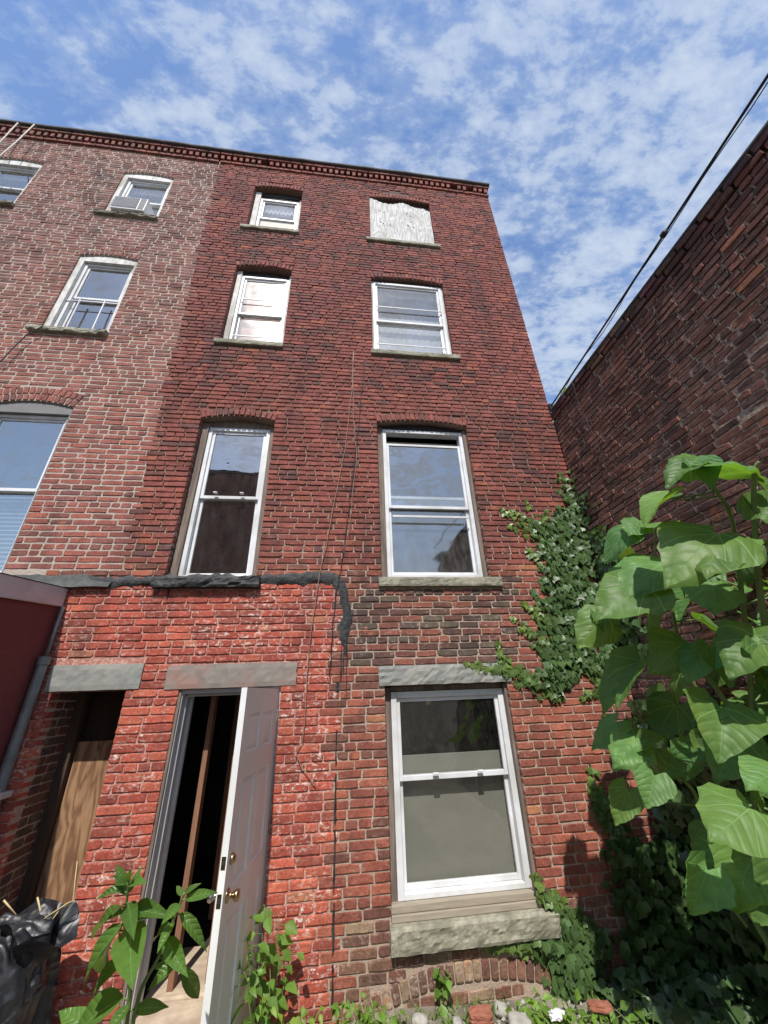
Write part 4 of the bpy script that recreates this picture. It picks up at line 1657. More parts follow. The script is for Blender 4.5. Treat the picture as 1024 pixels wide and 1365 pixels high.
ivy2 = thing('ivy', (1.9, -.03, 0), 'tangled ivy spreading round the right end of the stone sill', 'ivy')
lv = []
ivy_on_facade([[(712, 1160, 4), (722, 1185, 9), (745, 1215, 13), (768, 1250, 25), (765, 1290, 34), (775, 1325, 40)], [(648, 1257, 4), (680, 1262, 7), (712, 1256, 12), (745, 1262, 22)],
               [(730, 1190, 6), (760, 1215, 10), (785, 1235, 14), (800, 1270, 24)], [(700, 1335, 8), (730, 1345, 14), (770, 1350, 20)]], ri, 24., .066, lv, .14)
ivy_plant(ivy2, lv, ri, 250)
b = MB()
b.tube([Vector((1.9, -.03, 0)), at_y(768, 1290, -.03), at_y(745, 1215, -.03), at_y(715, 1165, -.02)], .007, 5)
b.tube([at_y(760, 1275, -.03), at_y(700, 1258, -.03), at_y(652, 1257, -.02)], .005, 5)
b.build('vine_stem', M['vine'], ivy2, kind='stuff')

ivy3 = thing('ivy', (XW, -1., 0), 'dark ivy blanket over the foot of the right wall in deep shade', 'ivy')
lv = []
for _ in range(2600):
    y, z = -ri.random() ** 1.1 * 2.6, ri.random() ** 1.25 * 1.75
    P = Vector((XW - .02 - ri.random() * .16, y - .02, z))
    al = Vector((ri.gauss(0, .2), ri.gauss(0, .4), -1))
    no = Vector((-1, ri.gauss(0, .3) - .2, .4 + ri.gauss(0, .25)))
    m = ri.uniform(.6, 1.2)
    lv.append((P, al, no, .085 * ri.uniform(.6, 1.15), (m, m, m, 1)))
for _ in range(700):
    x, z = 2.0 + .66 * ri.random() ** .6, ri.random() ** 1.2 * .75
    P = Vector((x, -.02 - ri.random() * .18, z))
    m = ri.uniform(.6, 1.2)
    lv.append((P, Vector((ri.gauss(0, .4), -.1, -1)), Vector((ri.gauss(0, .3), -1, .5)), .08 * ri.uniform(.6, 1.1), (m, m, m, 1)))
for _ in range(700):
    x, y = 1.75 + .95 * ri.random() ** .7, -.03 - 1.5 * ri.random()
    P = Vector((x, y, ri.uniform(.0, .10) + .12 * max(0, noise.noise(Vector((x * 4, y * 4, 1))))))
    m = ri.uniform(.6, 1.2)
    lv.append((P, Vector((ri.gauss(-.2, .6), ri.gauss(-.5, .6), -.25)), Vector((ri.gauss(-.2, .3), ri.gauss(-.3, .3), 1)), .085 * ri.uniform(.6, 1.1), (m, m, m, 1)))
ivy_plant(ivy3, lv, ri)
ivy4 = thing('ivy', (2.6, -.02, .8), 'narrow dark strand of ivy on the house wall beside the shadow edge', 'ivy')
lv = []
ivy_on_facade([[(786, 1018, 4), (792, 1045, 7), (798, 1062, 11), (812, 1090, 12), (830, 1118, 14), (840, 1150, 16)]], ri, 30., .085, lv, .08)
ivy_plant(ivy4, lv, ri)
b = MB()
b.tube([at_y(x, y, -.014) for x, y in ((786, 1015), (794, 1050), (812, 1090), (840, 1150), (845, 1210))], .006, 5)
b.build('vine_stem', M['vine'], ivy4, kind='stuff')


# soft lobed vine climbing in the shaded corner
gv = thing('climbing_vine', (2.45, -.35, 0), 'soft lobed vine in the shaded corner below the big leaves', 'vine')
rv = random.Random(5)
stem_pts = [[(860, 1360), (850, 1290), (862, 1200), (850, 1110), (855, 1075)], [(905, 1350), (895, 1270), (880, 1190), (885, 1130)], [(880, 1350), (925, 1290), (915, 1230)]]
b = MB()
for q in stem_pts:
    b.tube([at_t(x, y, 3.25) for x, y in q], .006, 5)
b.build('vine_stem', M['stem'], gv, kind='stuff')
for q in stem_pts:
    for (x0, y0), (x1, y1) in zip(q, q[1:]):
        for _ in range(9):
            t = rv.random()
            P = at_t(x0 + (x1 - x0) * t + rv.gauss(0, 22), y0 + (y1 - y0) * t + rv.gauss(0, 10), 3.2 + rv.uniform(-.22, .18))
            al = RT * rv.gauss(0, .8) - UP * 1.0 - FW * .2
            no = -FW * .6 + Vector((0, -.2, .7)) + RT * rv.gauss(0, .35)
            L = rv.uniform(.10, .2)
            m = rv.uniform(.75, 1.2)
            instance(rv.choice(GVINE), 'leaf', leaf_matrix(P, al, no, L, L * 1.1), gv, (m, m, m, 1))


# ------------------------------------------------------------------ the tall weed with very large leaves
tree = thing('big_leaf_shrub', (2.15, -1.45, 0), 'tall shrub with very large heart shaped leaves beside the right wall', 'shrub')
rt = random.Random(9)
ROOT = Vector((2.15, -1.45, 0))
STEMS = []


def stem(parent, pts, r0, r1, mat='stem', n=8, name='stem'):
    pts = [Vector(p) for p in pts]
    # smooth the polyline
    out = []
    for i in range(len(pts) - 1):
        p0, p1, p2, p3 = pts[max(i - 1, 0)], pts[i], pts[i + 1], pts[min(i + 2, len(pts) - 1)]
        for k in range(5):
            t = k / 5
            out.append(.5 * ((2 * p1) + (p2 - p0) * t + (2 * p0 - 5 * p1 + 4 * p2 - p3) * t * t + (3 * p1 - p0 - 3 * p2 + p3) * t ** 3))
    out.append(pts[-1])
    b = MB()
    b.tube(out, r0, n, r1)
    o = b.build(name, M[mat], parent, True)
    return out


for q in ([(1012, 1120, 2.15), (1000, 900, 2.12), (985, 760, 2.08), (975, 690, 2.02), (955, 655, 1.98), (930, 622, 1.95)],
          [(975, 1130, 2.2), (945, 960, 2.3), (910, 880, 2.36), (893, 800, 2.42), (872, 765, 2.45)],
          [(960, 1150, 2.15), (935, 1075, 2.1), (912, 1040, 2.08), (880, 1032, 2.05)],
          [(1010, 1000, 2.1), (960, 925, 2.15), (925, 880, 2.2), (890, 850, 2.3), (850, 845, 2.4)],
          [(1030, 900, 2.0), (1010, 760, 1.95), (1005, 640, 1.9), (1012, 615, 1.88)]):
    p = [at_t(*k) for k in q]
    STEMS += stem(tree, ([ROOT, ROOT + (p[0] - ROOT) * .5 + Vector((0, 0, .1))] if q[0][1] > 1050 else []) + p, .017, .008)

# base px, tip px, distance of base, how much nearer the tip is, width, mesh, how much it faces the camera
BIGLEAVES = [
    (924, 617, 880, 640, 1.93, -.06, .9, 1, .7), (925, 615, 945, 590, 1.95, .10, 1.0, 1, .1), (928, 616, 1034, 612, 1.93, -.02, .95, 4, .05), (928, 618, 962, 648, 1.95, -.16, .9, 2, .05),
    (893, 664, 846, 690, 2.12, -.02, 1.0, 0, .04), (892, 662, 912, 652, 2.14, .05, 1., 2, .05),
    (955, 712, 896, 752, 1.92, -.18, 1.05, 0, .75), (955, 716, 1036, 704, 1.95, -.05, .8, 3, .0), (957, 716, 941, 772, 1.9, -.22, .8, 2, .7),
    (950, 778, 956, 826, 2.12, -.18, 1.25, 2, .75), (985, 790, 996, 775, 2.15, .1, .6, 0, .2),
    (868, 748, 797, 773, 2.42, -.06, .62, 1, .02), (882, 752, 826, 778, 2.35, -.14, .8, 0, .35), (858, 784, 792, 820, 2.30, -.12, .95, 0, .8), (842, 704, 782, 746, 2.55, -.05, .8, 1, .15),
    (852, 694, 836, 716, 2.52, -.12, .9, 2, .6), (872, 702, 915, 690, 2.4, .05, .8, 0, .1), (806, 822, 766, 868, 2.45, -.10, .9, 0, .6), (795, 818, 812, 850, 2.48, -.10, .9, 2, .4),
    (910, 858, 874, 888, 2.20, -.15, 1.0, 0, .8), (915, 855, 885, 850, 2.22, 0, .7, 2, .6), (948, 862, 984, 918, 2.08, -.14, 1.05, 5, .8), (938, 870, 912, 912, 2.1, -.1, .8, 0, .7),
    (1012, 852, 968, 893, 1.80, -.10, 1.15, 2, .7), (1012, 858, 1040, 905, 1.78, -.1, 1.0, 5, .7), (1000, 850, 1034, 820, 1.85, .1, 1.0, 0, .5),
    (962, 946, 966, 1010, 1.85, -.20, 1.15, 2, .9), (975, 948, 1012, 950, 1.88, -.05, .75, 5, .7), (955, 943, 914, 962, 1.87, -.04, .8, 0, .8),
    (847, 984, 807, 1028, 2.22, -.10, .95, 0, .7), (850, 994, 891, 968, 2.22, -.02, .8, 5, .5), (872, 1034, 862, 1090, 2.02, -.14, 1.05, 2, .9), (914, 1028, 882, 1034, 2.05, .0, .75, 0, .15),
    (853, 884, 806, 934, 2.30, -.10, .75, 3, .5), (842, 880, 786, 962, 2.38, -.05, .55, 3, .2), (822, 962, 780, 1004, 2.5, -.04, .7, 1, .4), (837, 1054, 820, 1102, 2.25, -.08, .8, 0, .4),
    (1000, 1078, 930, 1128, 1.52, -.10, 1.2, 2, .95), (1032, 1030, 986, 1052, 1.55, -.05, 1.25, 0, .8), (943, 1160, 912, 1242, 1.75, -.10, .8, 3, .5), (1000, 1138, 978, 1232, 1.75, -.10, 1.0, 0, .4),
    (1025, 1120, 1032, 1220, 1.7, -.1, .8, 1, .5), (985, 985, 952, 1042, 1.95, -.08, .9, 0, .6), (1020, 1010, 1000, 985, 1.9, .1, .9, 2, .4), (925, 1000, 900, 1050, 2.2, -.02, 1.0, 2, .3),
    (990, 1150, 935, 1215, 1.85, -.05, 1.1, 0, .6), (1030, 1165, 1000, 1250, 1.9, -.05, 1.1, 2, .5), (960, 1120, 925, 1175, 2.05, -.05, 1.1, 6, .5), (1015, 1060, 985, 1010, 2.0, .05, 1.1, 4, .5), (900, 940, 870, 985, 2.3, -.05, 1.05, 0, .5), (940, 760, 905, 790, 2.3, -.05, 1.05, 2, .4),
    (935, 1060, 960, 1100, 2.1, -.05, 1.0, 0, .3), (905, 900, 880, 950, 2.4, 0, 1.0, 1, .3), (890, 930, 868, 990, 2.45, 0, 1.0, 2, .3), (1000, 735, 970, 790, 2.25, 0, .9, 1, .3), (925, 790, 900, 830, 2.35, 0, .9, 2, .3),
    (1015, 690, 1040, 640, 1.9, .1, .9, 1, .2), (1010, 640, 1036, 668, 1.95, -.05, .7, 5, .4), (990, 950, 1030, 1000, 2.2, 0, 1.0, 0, .3), (940, 820, 985, 850, 2.4, 0, 1.0, 4, .2), (860, 800, 880, 850, 2.5, 0, .9, 1, .2),
    (1005, 870, 1036, 930, 2.1, 0, 1., 2, .3), (895, 1010, 915, 1065, 2.3, 0, .9, 1, .2), (960, 880, 940, 930, 2.45, 0, 1., 2, .2), (840, 730, 870, 780, 2.65, 0, .8, 1, .2), (870, 1000, 845, 1050, 2.5, 0, .8, 0, .2),
]
LEAFBASE = []


def big_leaf(P, T, w, k, face, r):
    al = T - P
    L = al.length
    no = SUN * .8 + Vector((0, 0, .35)) - FW * (face * .7) + Vector((r.gauss(0, .34), r.gauss(0, .26), r.gauss(0, .16)))
    m = r.uniform(.7, 1.3)
    y = r.uniform(-.12, .2)
    if r.random() < .5:
        k = r.randrange(8)
    w *= r.uniform(.85, 1.05)
    L *= r.uniform(.72, .98)
    instance(BIG[k], 'leaf', leaf_matrix(P, al, no, L, L * w * 1.0), tree, (m * (1 + y), m, m * (1 - y), 1))
    LEAFBASE.append(P)


for bx, by, tx, ty, t, dt, w, k, face in BIGLEAVES:
    if w == 1.0 and face in (.2, .3) or (face <= .3 and k in (1, 2) and w <= .9 and bx > 830 and by > 720):
        t += .22                     # the shaded inner leaves
        w = .8
    big_leaf(at_t(bx, by, t), at_t(tx, ty, t + dt), w, k, face, rt)
# the inner crown behind the front leaves and what leans out of the picture on the right
# leaves added past the right edge, out of view, to shade the lower leaves
for c_, h_ in (((1.44, -2.98, 2.78), .19), ((1.62, -2.90, 2.72), .20), ((1.80, -2.52, 2.36), .19), ((1.84, -2.74, 2.6), .18), ((1.60, -3.05, 2.92), .18), ((1.95, -2.6, 2.42), .18)):
    c_ = Vector(c_)
    if proj(c_)[0] < 1190:
        continue
    a_ = Vector((.25, .8, .5)).cross(SUN).normalized() * .5 + Vector((.5, .45, .1))
    big_leaf(c_ - a_.normalized() * h_ * .9, c_ + a_.normalized() * h_ * .9, 1.2, 0, 0, rt)
for _ in range(60):
    P = Vector((rt.uniform(2.4, 2.66), rt.uniform(-2.3, -.55), rt.uniform(.5, 2.35)))
    q = proj(P)
    if q and (q[0] < 900 or (q[1] < 960 and q[0] < 985)):
        continue
    if q and q[1] < 800 and q[0] < 1020:
        continue
    d = Vector((rt.gauss(-.3, .6), rt.gauss(-.2, .6), rt.uniform(-.8, .1)))
    big_leaf(P, P + d.normalized() * rt.uniform(.18, .30), rt.uniform(.85, 1.1), rt.randrange(6), .1, rt)
pet = MB()
pn = 0
for P in LEAFBASE:
    Q = min(STEMS, key=lambda s_: (s_ - P).length + max(0, s_.z - P.z + .05) * 1.5)
    if (Q - P).length > .5:
        Q = P + Vector((.15, .05, -.22))
    mid = (P + Q) / 2 + Vector((0, 0, -.03))
    c = MB()
    c.tube([Q, Q * .35 + mid * .65 + Vector((0, 0, .01)), P * .5 + mid * .5, P], .006, 5, .0032)
    c.build('leaf_stalk', M['stem'], tree, True)

# ------------------------------------------------------------------ leafy weed in front of the doorway
weed = thing('leafy_weed', (-.86, -1.02, 0), 'tall weed with long pointed leaves in front of the open door', 'weed')
rw = random.Random(12)
WR = Vector((-.86, -1.02, 0))
T0 = 1.62
WST = []
for q in ([(172, 1345, T0), (172, 1290, T0), (168, 1225, T0), (172, 1172, T0)], [(185, 1330, T0), (212, 1275, T0), (236, 1215, T0), (246, 1190, T0)]):
    p = [at_t(*k) for k in q]
    WST += stem(weed, [WR, WR * .4 + p[0] * .6] + p, .011, .004)
WEED = [(165, 1232, 96, 1300, -.1, .55, 1), (160, 1240, 112, 1290, .05, .5, 1), (174, 1236, 172, 1294, -.22, .62, 0), (166, 1280, 110, 1322, -.05, .55, 1), (168, 1192, 157, 1154, .03, .6, 0), (172, 1190, 188, 1155, .05, .5, 2),
        (166, 1186, 126, 1190, -.02, .42, 1), (174, 1216, 214, 1206, -.06, .45, 1), (164, 1218, 110, 1228, .05, .4, 1), (176, 1224, 222, 1212, .02, .45, 2), (171, 1205, 176, 1238, -.14, .45, 0), (164, 1206, 150, 1215, -.1, .5, 2),
        (245, 1192, 266, 1176, .02, .5, 0), (247, 1198, 287, 1188, .0, .42, 2), (244, 1194, 235, 1180, .04, .5, 2), (240, 1206, 220, 1222, -.1, .55, 0), (240, 1218, 276, 1252, -.05, .42, 3), (232, 1230, 210, 1262, -.1, .6, 0),
        (230, 1240, 196, 1240, .05, .45, 1), (222, 1252, 244, 1294, -.12, .5, 0), (236, 1284, 196, 1312, -.06, .6, 1), (240, 1288, 277, 1345, .0, .36, 3), (205, 1290, 240, 1282, .05, .5, 2), (165, 1330, 78, 1372, -.05, .6, 1), (178, 1345, 222, 1340, .0, .5, 2),
        (172, 1340, 140, 1378, -.1, .7, 0), (172, 1174, 172, 1158, -.03, .45, 2), (174, 1178, 190, 1172, -.05, .5, 0), (168, 1178, 152, 1166, -.02, .45, 2), (120, 1372, 80, 1345, .05, .6, 2)]
for bx, by, tx, ty, dt, w, k in WEED:
    P, T = at_t(bx, by, T0), at_t(tx, ty, T0 + dt)
    al = T - P
    no = SUN * .7 + Vector((0, 0, .5)) - FW * .45 + Vector((rw.gauss(0, .15), rw.gauss(0, .15), 0))
    m = rw.uniform(.8, 1.25)
    instance(LONG[k], 'leaf', leaf_matrix(P, al, no, al.length * 1.04, al.length * w * 1.6), weed, (m, m, m * .9, 1))
    Q = min(WST, key=lambda s_: (s_ - P).length)
    if .012 < (Q - P).length < .3:
        c = MB()
        c.tube([Q, (Q + P) / 2 - Vector((0, 0, .006)), P], .0035, 5)
        c.build('leaf_stalk', M['stem'], weed, True)


def small_weed(name, label, root, stems, lsize, r, per=11, cat='weed', spread=.06, tint=(1, 1, 1)):
    o = thing(name, root, label, cat)
    for tip in stems:
        tip = Vector(tip)
        p = [Vector(root), Vector(root).lerp(tip, .5) + Vector((r.gauss(0, .02), r.gauss(0, .02), .02)), tip]
        pts = stem(o, p, .005, .0018, n=5)
        for i in range(per):
            Q = pts[min(len(pts) - 1, int(len(pts) * (.18 + .82 * (i + .5) / per)))]
            d = Vector((r.gauss(0, 1), r.gauss(-.3, .8), r.gauss(.1, .5))).normalized()
            P = Q + d * spread * r.uniform(.2, .7)
            c = MB()
            c.tube([Q, P], .0016, 4)
            L = lsize * r.uniform(.6, 1.25)
            m = r.uniform(.75, 1.2)
            instance(r.choice(SMALL), 'leaf', leaf_matrix(P, d + Vector((0, 0, -.5)), SUN + Vector((r.gauss(0, .4), r.gauss(0, .4), .3)), L, L * r.uniform(.9, 1.2)), o, (m * tint[0], m * tint[1], m * tint[2], 1))
            c.build('leaf_stalk', M['stem'], o)
    return o


rw2 = random.Random(23)
zz = lambda px, py, y: at_y(px, py, y)
small_weed('leafy_weed', 'bushy small leaved weed at the foot of the open door', (-.36, -.30, 0),
           [zz(352, 1205, -.27), zz(372, 1222, -.2), zz(330, 1250, -.33), zz(350, 1245, -.25), zz(390, 1262, -.16), zz(345, 1285, -.33), zz(372, 1290, -.22), zz(328, 1300, -.4)], .082, rw2, 12, spread=.09)
small_weed('leafy_weed', 'short pale weed at the wall foot right of the door', (-.17, -.2, 0), [zz(352, 1330, -.42), zz(425, 1348, -.12), zz(412, 1345, -.2)], .05, rw2, 9, spread=.04, tint=(1.4, 1.2, .9))
small_weed('wall_sprout', 'small sprout growing out of the wall under the stone sill', zz(590, 1318, -.005), [zz(584, 1292, -.05), zz(592, 1325, -.08), zz(588, 1340, -.06), zz(578, 1305, -.06), zz(600, 1302, -.06)], .07, rw2, 4, spread=.025)
small_weed('ground_weed', 'low spreading weed at the house foot left of the sill', (.1, -.22, 0), [zz(450, 1340, -.2), zz(470, 1335, -.15), zz(490, 1332, -.16), zz(510, 1340, -.2), zz(530, 1352, -.18), zz(500, 1350, -.3), zz(475, 1352, -.3)], .05, rw2, 13, spread=.06, tint=(1.1, 1.1, .9))
small_weed('ground_weed', 'low weed among the rubble right of the red brick lump', (1.35, -.26, 0), [zz(700, 1340, -.2), zz(720, 1330, -.16), zz(745, 1328, -.2), zz(770, 1345, -.3), zz(800, 1350, -.3), zz(690, 1355, -.3)], .055, rw2, 12, spread=.06, tint=(1.2, 1.15, .9))
small_weed('ground_weed', 'tufts of weed at the lower right corner under the vine', (1.75, -.5, 0), [zz(820, 1345, -.45), zz(845, 1330, -.4), zz(870, 1350, -.5), zz(800, 1360, -.5)], .06, rw2, 10, spread=.07)
small_weed('wall_sprout', 'tiny sprout on top of the right wall by the cable end', Vector((2.78, -.1, 5.12)), [at_y(752, 516, -.12), at_y(748, 522, -.1), at_y(757, 522, -.16)], .07, rw2, 5, spread=.05, tint=(1.2, 1.1, .8))

# grass and clover tufts: nobody could count them
b = MB()
rg = random.Random(2)
for _ in range(2600):
    x, y = rg.uniform(-2.2, 2.6), -abs(rg.gauss(0, .35)) - .02
    if noise.noise(Vector((x * 1.7, y * 2, 5))) < -.05 or (-1.4 < x < -.4 and y > -.65):
        continue
    h = rg.uniform(.02, .075)
    a = rg.uniform(0, 6.28)
    w = rg.uniform(.003, .009)
    dx, dy = math.cos(a), math.sin(a)
    l = rg.uniform(.2, 1.)
    m = rg.uniform(.6, 1.3)
    z = -.015
    b.add([(x - dy * w, y + dx * w, z), (x + dy * w, y - dx * w, z), (x + dx * h * l * .5 + dy * w, y + dy * h * l * .5 - dx * w, z + h * .7), (x + dx * h * l, y + dy * h * l, z + h)], [(0, 1, 2, 3)], (m, m, m * .8, 1))
g_ = b.build('grass', M['smallleaf'], None, kind='stuff')

# ------------------------------------------------------------------ black rubbish bag, stalks, rubble
def rubbish_bag():
    b = MB()
    n, m = 190, 120
    C = Vector((-2.04, -.40, .19))
    for j in range(m + 1):
        ph = math.pi * j / m
        for i in range(n):
            th = 2 * math.pi * i / n
            d = Vector((math.cos(th) * math.sin(ph), math.sin(th) * math.sin(ph), math.cos(ph)))
            q = d * 1.6
            q.z *= .55
            # soft long folds sweeping down to the left from the gathered mouth
            w = noise.noise_vector(q * 1.1) * .25
            s = Vector((q.x * .9 + q.z * 1.2 + w.x, q.y * 1.1 + w.y, (q.z * .5 - q.x * .75) * .45 + w.z))
            fold = lambda k, o_: math.exp(-(noise.noise(s * k + Vector((o_, 1, 7))) * 4.6) ** 2)
            r = .90 + .13 * fold(1.3, 3) + .075 * fold(2.4, 9) + .03 * fold(4.6, 5) + .14 * noise.noise(d * 1.3 + Vector((5, 0, 0)))
            p = Vector((d.x * .50 * r, d.y * .34 * r, d.z * .47 * r))
            # peak at the upper right where the mouth is gathered
            k = max(0, d.x * .62 + d.z * .78)
            p += Vector((.12, 0, .17)) * k ** 6
            p += C
            p.y = min(p.y, -.03)
            p.z = max(p.z, -.01)
            b.v.append(tuple(p))
    for j in range(m):
        for i in range(n):
            q = (i + 1) % n
            b.f.append((j * n + i, (j + 1) * n + i, (j + 1) * n + q, j * n + q))
    # gathered mouth: a ruffled rim opening at the upper right
    ax = Vector((.30, -.12, 1.)).normalized()
    e1 = ax.cross(Vector((0, 1, 0))).normalized()
    e2 = ax.cross(e1)
    o_ = len(b.v)
    base = Vector((-1.68, -.42, .52))
    nr, nt = 12, 90
    for j in range(nr + 1):
        t = j / nr
        for i in range(nt):
            a = 2 * math.pi * i / nt
            ruf = math.sin(a * 4 + 1.2 * math.sin(a * 2)) * .016 * t + noise.noise(Vector((math.cos(a) * 2, math.sin(a) * 2, t * 2))) * .035 * t
            rad = .135 - .055 * math.sin(t * 3.1) + .035 * t * t + ruf
            hgt = .25 * t + .09 * t * noise.noise(Vector((math.cos(a) * 1.6, math.sin(a) * 1.6, 8.)))
            b.v.append(tuple(base + e1 * (math.cos(a) * rad * 1.1) + e2 * (math.sin(a) * rad) + ax * hgt))
    for j in range(nr):
        for i in range(nt):
            q = (i + 1) % nt
            b.f.append((o_ + j * nt + i, o_ + j * nt + q, o_ + (j + 1) * nt + q, o_ + (j + 1) * nt + i))
    o = b.build('rubbish_bag', M['bag'], None, True, origin=(-1.93, -.4, 0))
    tag(o, 'crumpled black plastic rubbish bag stuffed with dry stalks', 'bag')


rubbish_bag()
for pts, lab in (([(55, 1236), (75, 1215), (97, 1200), (103, 1148)], 'tallest dry stalk, bent upright at the right of the black bag'), ([(50, 1196), (57, 1228), (60, 1240)], 'short dry stalk leaning left in the mouth of the black bag'),
                 ([(60, 1240), (80, 1212), (96, 1204)], 'dry stalk lying along the rim of the black bag'), ([(5, 1200), (24, 1222)], 'dry stalk at the far left behind the black bag'), ([(54, 1228), (90, 1204), (100, 1200)], 'long dry stalk lying across the mouth of the black bag')):
    b = MB()
    p = [at_y(x, y, -.44 + .02 * i) for i, (x, y) in enumerate(pts)]
    b.tube(p, .0048, 6, .0025)
    o = b.build('dry_stalk', M['stalk'], None, True, origin=p[0])
    tag(o, lab, 'stalk', 'dry stalks in the rubbish bag')


def lump(name, c, size, mat, label, cat, seed, boxy=.6, group=None, rough=.16):
    b = MB()
    n, m = 22, 14
    r = random.Random(seed)
    rot = Matrix.Rotation(r.uniform(-.5, .5), 3, 'Z') @ Matrix.Rotation(r.uniform(-.25, .25), 3, 'X') @ Matrix.Rotation(r.uniform(-.25, .25), 3, 'Y')
    for j in range(m + 1):
        ph = math.pi * j / m
        for i in range(n):
            th = 2 * math.pi * i / n
            d = Vector((math.cos(th) * math.sin(ph), math.sin(th) * math.sin(ph), math.cos(ph)))
            k = max(abs(d.x), abs(d.y), abs(d.z))
            q = d * (1 - boxy) + d / k * boxy
            q *= 1 + rough * noise.noise(d * 2.1 + Vector((seed, 0, 0))) + rough * .5 * noise.noise(d * 6 + Vector((seed, 3, 0)))
            b.v.append(tuple(Vector(c) + rot @ Vector((q.x * size[0], q.y * size[1], q.z * size[2]))))
    for j in range(m):
        for i in range(n):
            q = (i + 1) % n
            b.f.append((j * n + i, (j + 1) * n + i, (j + 1) * n + q, j * n + q))
    o = b.build(name, M[mat], None, boxy < .5, origin=c)
    return tag(o, label, cat, group)


lump('brick_lump', at_y(641, 1356, -.30), (.07, .045, .033), 'chunk', 'orange red broken brick lying below the stone sill', 'brick', 3, .8)
lump('stone', at_y(693, 1364, -.32), (.07, .05, .035), 'rubble', 'pale grey stone just right of the orange broken brick', 'stone', 5, .4)
lump('brick_lump', at_y(800, 1342, -.30), (.07, .04, .02), 'chunk', 'flat reddish brick piece at the foot of the ivy', 'brick', 7, .75)
lump('stone', at_y(560, 1362, -.25), (.05, .04, .028), 'rubble', 'small whitish stone left of the orange broken brick', 'stone', 11, .3)
lump('stone', at_y(668, 1346, -.12), (.045, .035, .025), 'rubble', 'little stone close to the wall above the orange brick', 'stone', 13, .4)
lump('stone', at_y(610, 1364, -.2), (.03, .03, .02), 'rubble', 'tiny pale pebble directly left of the orange brick', 'stone', 17, .3)
lump('plastic_scrap', at_y(742, 1352, -.30), (.045, .03, .016), 'plastic', 'crumpled white plastic scrap lying by the ivy', 'litter', 19, .1, None, .75)
rp = random.Random(3)
b = MB()
for _ in range(420):
    x, y = rp.uniform(-.2, 2.5), -abs(rp.gauss(0, .22)) - .03
    s = rp.uniform(.006, .02)
    v = [Vector((rp.gauss(0, 1), rp.gauss(0, 1), rp.gauss(0, .6))).normalized() * s * rp.uniform(.7, 1.2) for _ in range(6)]
    base = Vector((x, y, -.01))
    v = [base + Vector((s, 0, 0)), base + Vector((0, s * .8, .002)), base + Vector((-s * .9, 0, 0)), base + Vector((0, -s * .8, 0)), base + Vector((rp.uniform(-.3, .3) * s, 0, s * .9)), base - Vector((0, 0, s))]
    b.add(v, [(0, 1, 4), (1, 2, 4), (2, 3, 4), (3, 0, 4), (1, 0, 5), (2, 1, 5), (3, 2, 5), (0, 3, 5)])
b.build('gravel', M['rubble'], None, kind='stuff')


# ------------------------------------------------------------------ cables
def cable(name, pts, r, mat, label, group=None, knots=()):
    b = MB()
    b.tube(pts, r, 6)
    o = thing(name, pts[0], label, 'cable', group)
    b.build('strand', M[mat], o, True)
    return o


def sagged(a, c, n, sag):
    return [a.lerp(c, i / n) - Vector((0, 0, sag * 4 * (i / n) * (1 - i / n))) for i in range(n + 1)]


A = at_y(735, 541, -.04)
B = at_x(1024, 97, 2.66)
E_ = A + (B - A) * 1.9
o = cable('power_cable', sagged(A, E_, 30, .015), .0105, 'wire', 'thick black power cable above the top of the right wall')
mid = sagged(A, E_, 30, .015)
b = MB()
b.tube([A + Vector((.02, 0, -.02))] + [p + Vector((.012 * math.sin(i * 1.3), 0, -.024 - .012 * math.cos(i * .9))) for i, p in enumerate(mid[1:], 1)], .004, 5)
b.build('strand', M['wire'], o, True)
pc = at_x(885, 311, 2.66)
b = MB()
b.lathe(pc + Vector((0, .03, -.01)), (B - A), [(0, .012), (.01, .026), (.05, .026), (.06, .012)], 8)
b.build('clamp', M['wire'], o)
b = MB()
b.box(A.x - .03, A.x + .02, -.05, .0, A.z - .06, A.z + .03)
b.build('bracket', M['wire'], o)
fw = lambda l, y=-.022: [at_y(x, y_, y) for x, y_ in l]
rwv = random.Random(1)


def wavy(pts):
    out = []
    for p, q in zip(pts, pts[1:]):
        for k in range(5):
            w = p.lerp(q, k / 5)
            out.append(w + Vector((rwv.gauss(0, .004), 0, 0)))
    return out + [pts[-1]]


cable('wall_wire', wavy(fw([(471, 468), (470, 515), (460, 600), (440, 700), (425, 770), (412, 860), (408, 930), (404, 985), (394, 1003), (402, 1022), (420, 1046)])), .0038, 'wire_tan', 'tan wire hanging down the middle of the dark red facade to the painted storey')
cable('wall_wire', wavy(fw([(486, 478), (479, 560), (472, 620), (465, 680), (458, 735), (448, 790), (442, 860), (440, 905)])), .0038, 'wire', 'black wire hanging right beside the tan wire on the facade')
cable('wall_wire', wavy(fw([(471, 470), (471, 555), (476, 610), (468, 680), (466, 715)])), .0032, 'wire_tan', 'shorter thin wire between the tan and the black facade wires')
cable('wall_wire', wavy(fw([(741, 545), (752, 575), (775, 640)], -.03)), .004, 'wire_pale', 'thin pale wire dropping from the wall corner behind the ivy')
cable('wall_wire', wavy([at_x(762, 508, XW - .05), at_x(775, 545, XW - .03), at_x(800, 600, XW - .02), at_x(815, 650, XW - .02)]), .0035, 'wire', 'thin dark wire hanging down the far end of the right wall')
for pts, lab in (([(46, 166), (20, 191), (0, 208), (-25, 232)], 'right one of two white wires crossing the cornice top left'), ([(24, 164), (8, 181), (0, 190), (-25, 210)], 'left one of two white wires crossing the cornice top left')):
    p0 = at_y(pts[0][0], pts[0][1], -.13)
    cable('roof_wire', [p0 + Vector((.0, .25, .05)), p0] + [at_y(x, y, -.16 - .05 * i) for i, (x, y) in enumerate(pts[1:])], .010, 'wire_pale', lab)
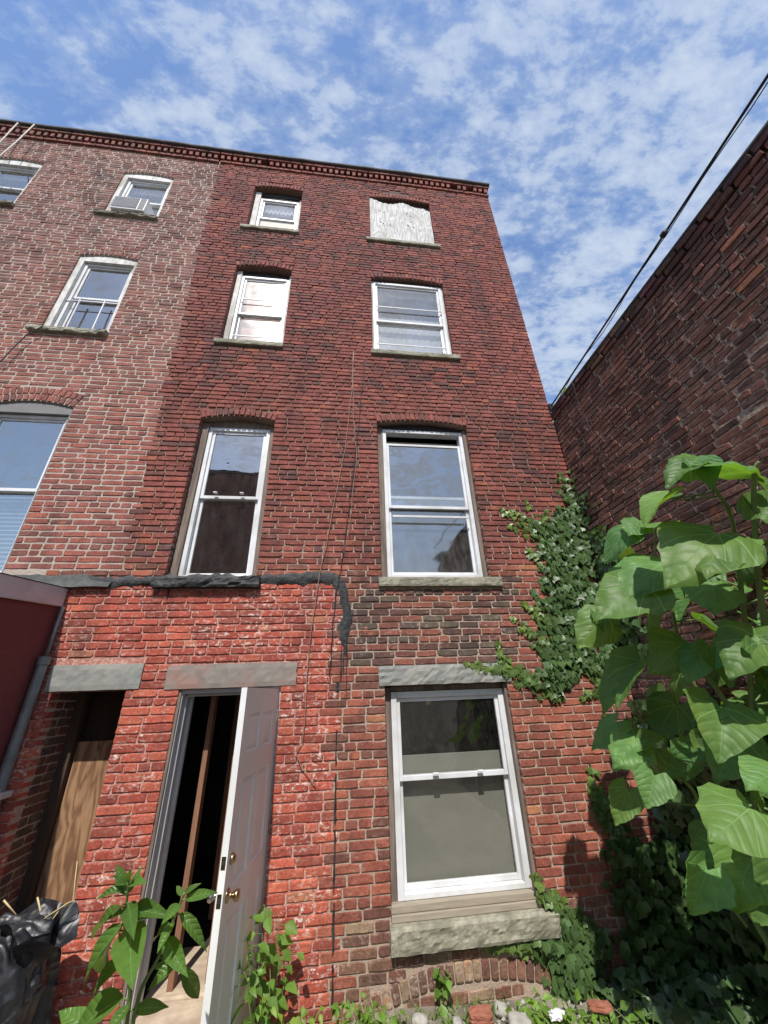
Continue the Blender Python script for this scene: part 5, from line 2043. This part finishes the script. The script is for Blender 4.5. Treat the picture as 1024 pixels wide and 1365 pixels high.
cable('wall_wire', wavy(fw([(58, 434), (36, 446), (0, 482), (-20, 500)], -.06)), .006, 'wire', 'dark wire slanting down left under the neighbour sill')

# ------------------------------------------------------------------ the yard's far side, behind the camera, which the panes mirror
def brick_texture():
    m, g, out = material('far_brick')
    pos = g.n('ShaderNodeNewGeometry').outputs['Position']
    sp_ = g.n('ShaderNodeSeparateXYZ', None, i0=pos)
    v = g.n('ShaderNodeCombineXYZ', None, X=sp_.outputs[0], Y=sp_.outputs[2], Z=0.).outputs[0]
    bt = g.n('ShaderNodeTexBrick', None, Vector=v, Color1=(.16, .06, .045, 1), Color2=(.22, .08, .06, 1), Mortar=(.22, .18, .15, 1), Scale=1., Mortar_Size=.008, Brick_Width=.215, Row_Height=.068)
    bs = g.n('ShaderNodeBsdfPrincipled', None, Base_Color=bt.outputs[0], Roughness=.9)
    finish(g, out, bs.outputs[0])
    M['far'] = m


brick_texture()
far = thing('row_house', (-5.5, -10.5, 0), 'plain brick row house across the yard behind the viewer', 'house')
hs = [Opening(-6.2 - i * 1.9 - .9, -6.2 - i * 1.9, .9 + k * 2.8, 2.5 + k * 2.8, depth=.15) for i in range(2) for k in range(3)]
FARP = (Vector((0, -10.5, 0)), Vector((-1, 0, 0)), Vector((0, 0, 1)))
hs2 = [Opening(-h.x1, -h.x0, h.z0, h.zs, depth=.15) for h in hs]
core('wall', M['far'], .2, 11.5, -.1, 10.4, hs2, 0, far, FARP)
b = MB()
b.box(-11.5, -.2, -16, -10.66, -.1, 10.38)
b.build('wall_body', M['far'], far)
b = MB()
b.box(-11.6, -.1, -16.1, -10.38, 10.402, 10.7)
b.build('roof', M['roof'], far)
for h in hs:
    b = MB()
    ring_boxes(b, h.x0 + .002, h.x1 - .002, h.z0 + .002, h.zs - .002, -10.65, -10.58, .05, .05, .05, .05)
    w_ = b.build('window', M['white'], far)
    pane(w_, h.x0 + .05, h.x1 - .05, h.z0 + .05, h.zs - .05, -10.62, M['black'])

# repeats of a kind share a group
for stem_, phrase in (('row_house', 'row houses round the yard'), ('ivy', 'ivy growing on the walls'), ('stone', 'loose stones at the wall foot'), ('brick_lump', 'broken bricks at the wall foot'),
                      ('wall_wire', 'loose wires hanging on the walls'), ('roof_wire', 'white wires crossing the cornice'), ('leafy_weed', 'leafy weeds in front of the house'),
                      ('ground_weed', 'low weeds at the wall foot'), ('wall_sprout', 'sprouts growing out of the walls')):
    for o in COL.objects:
        if o.parent is None and o.name.split('.')[0] == stem_ and 'group' not in o:
            o['group'] = phrase
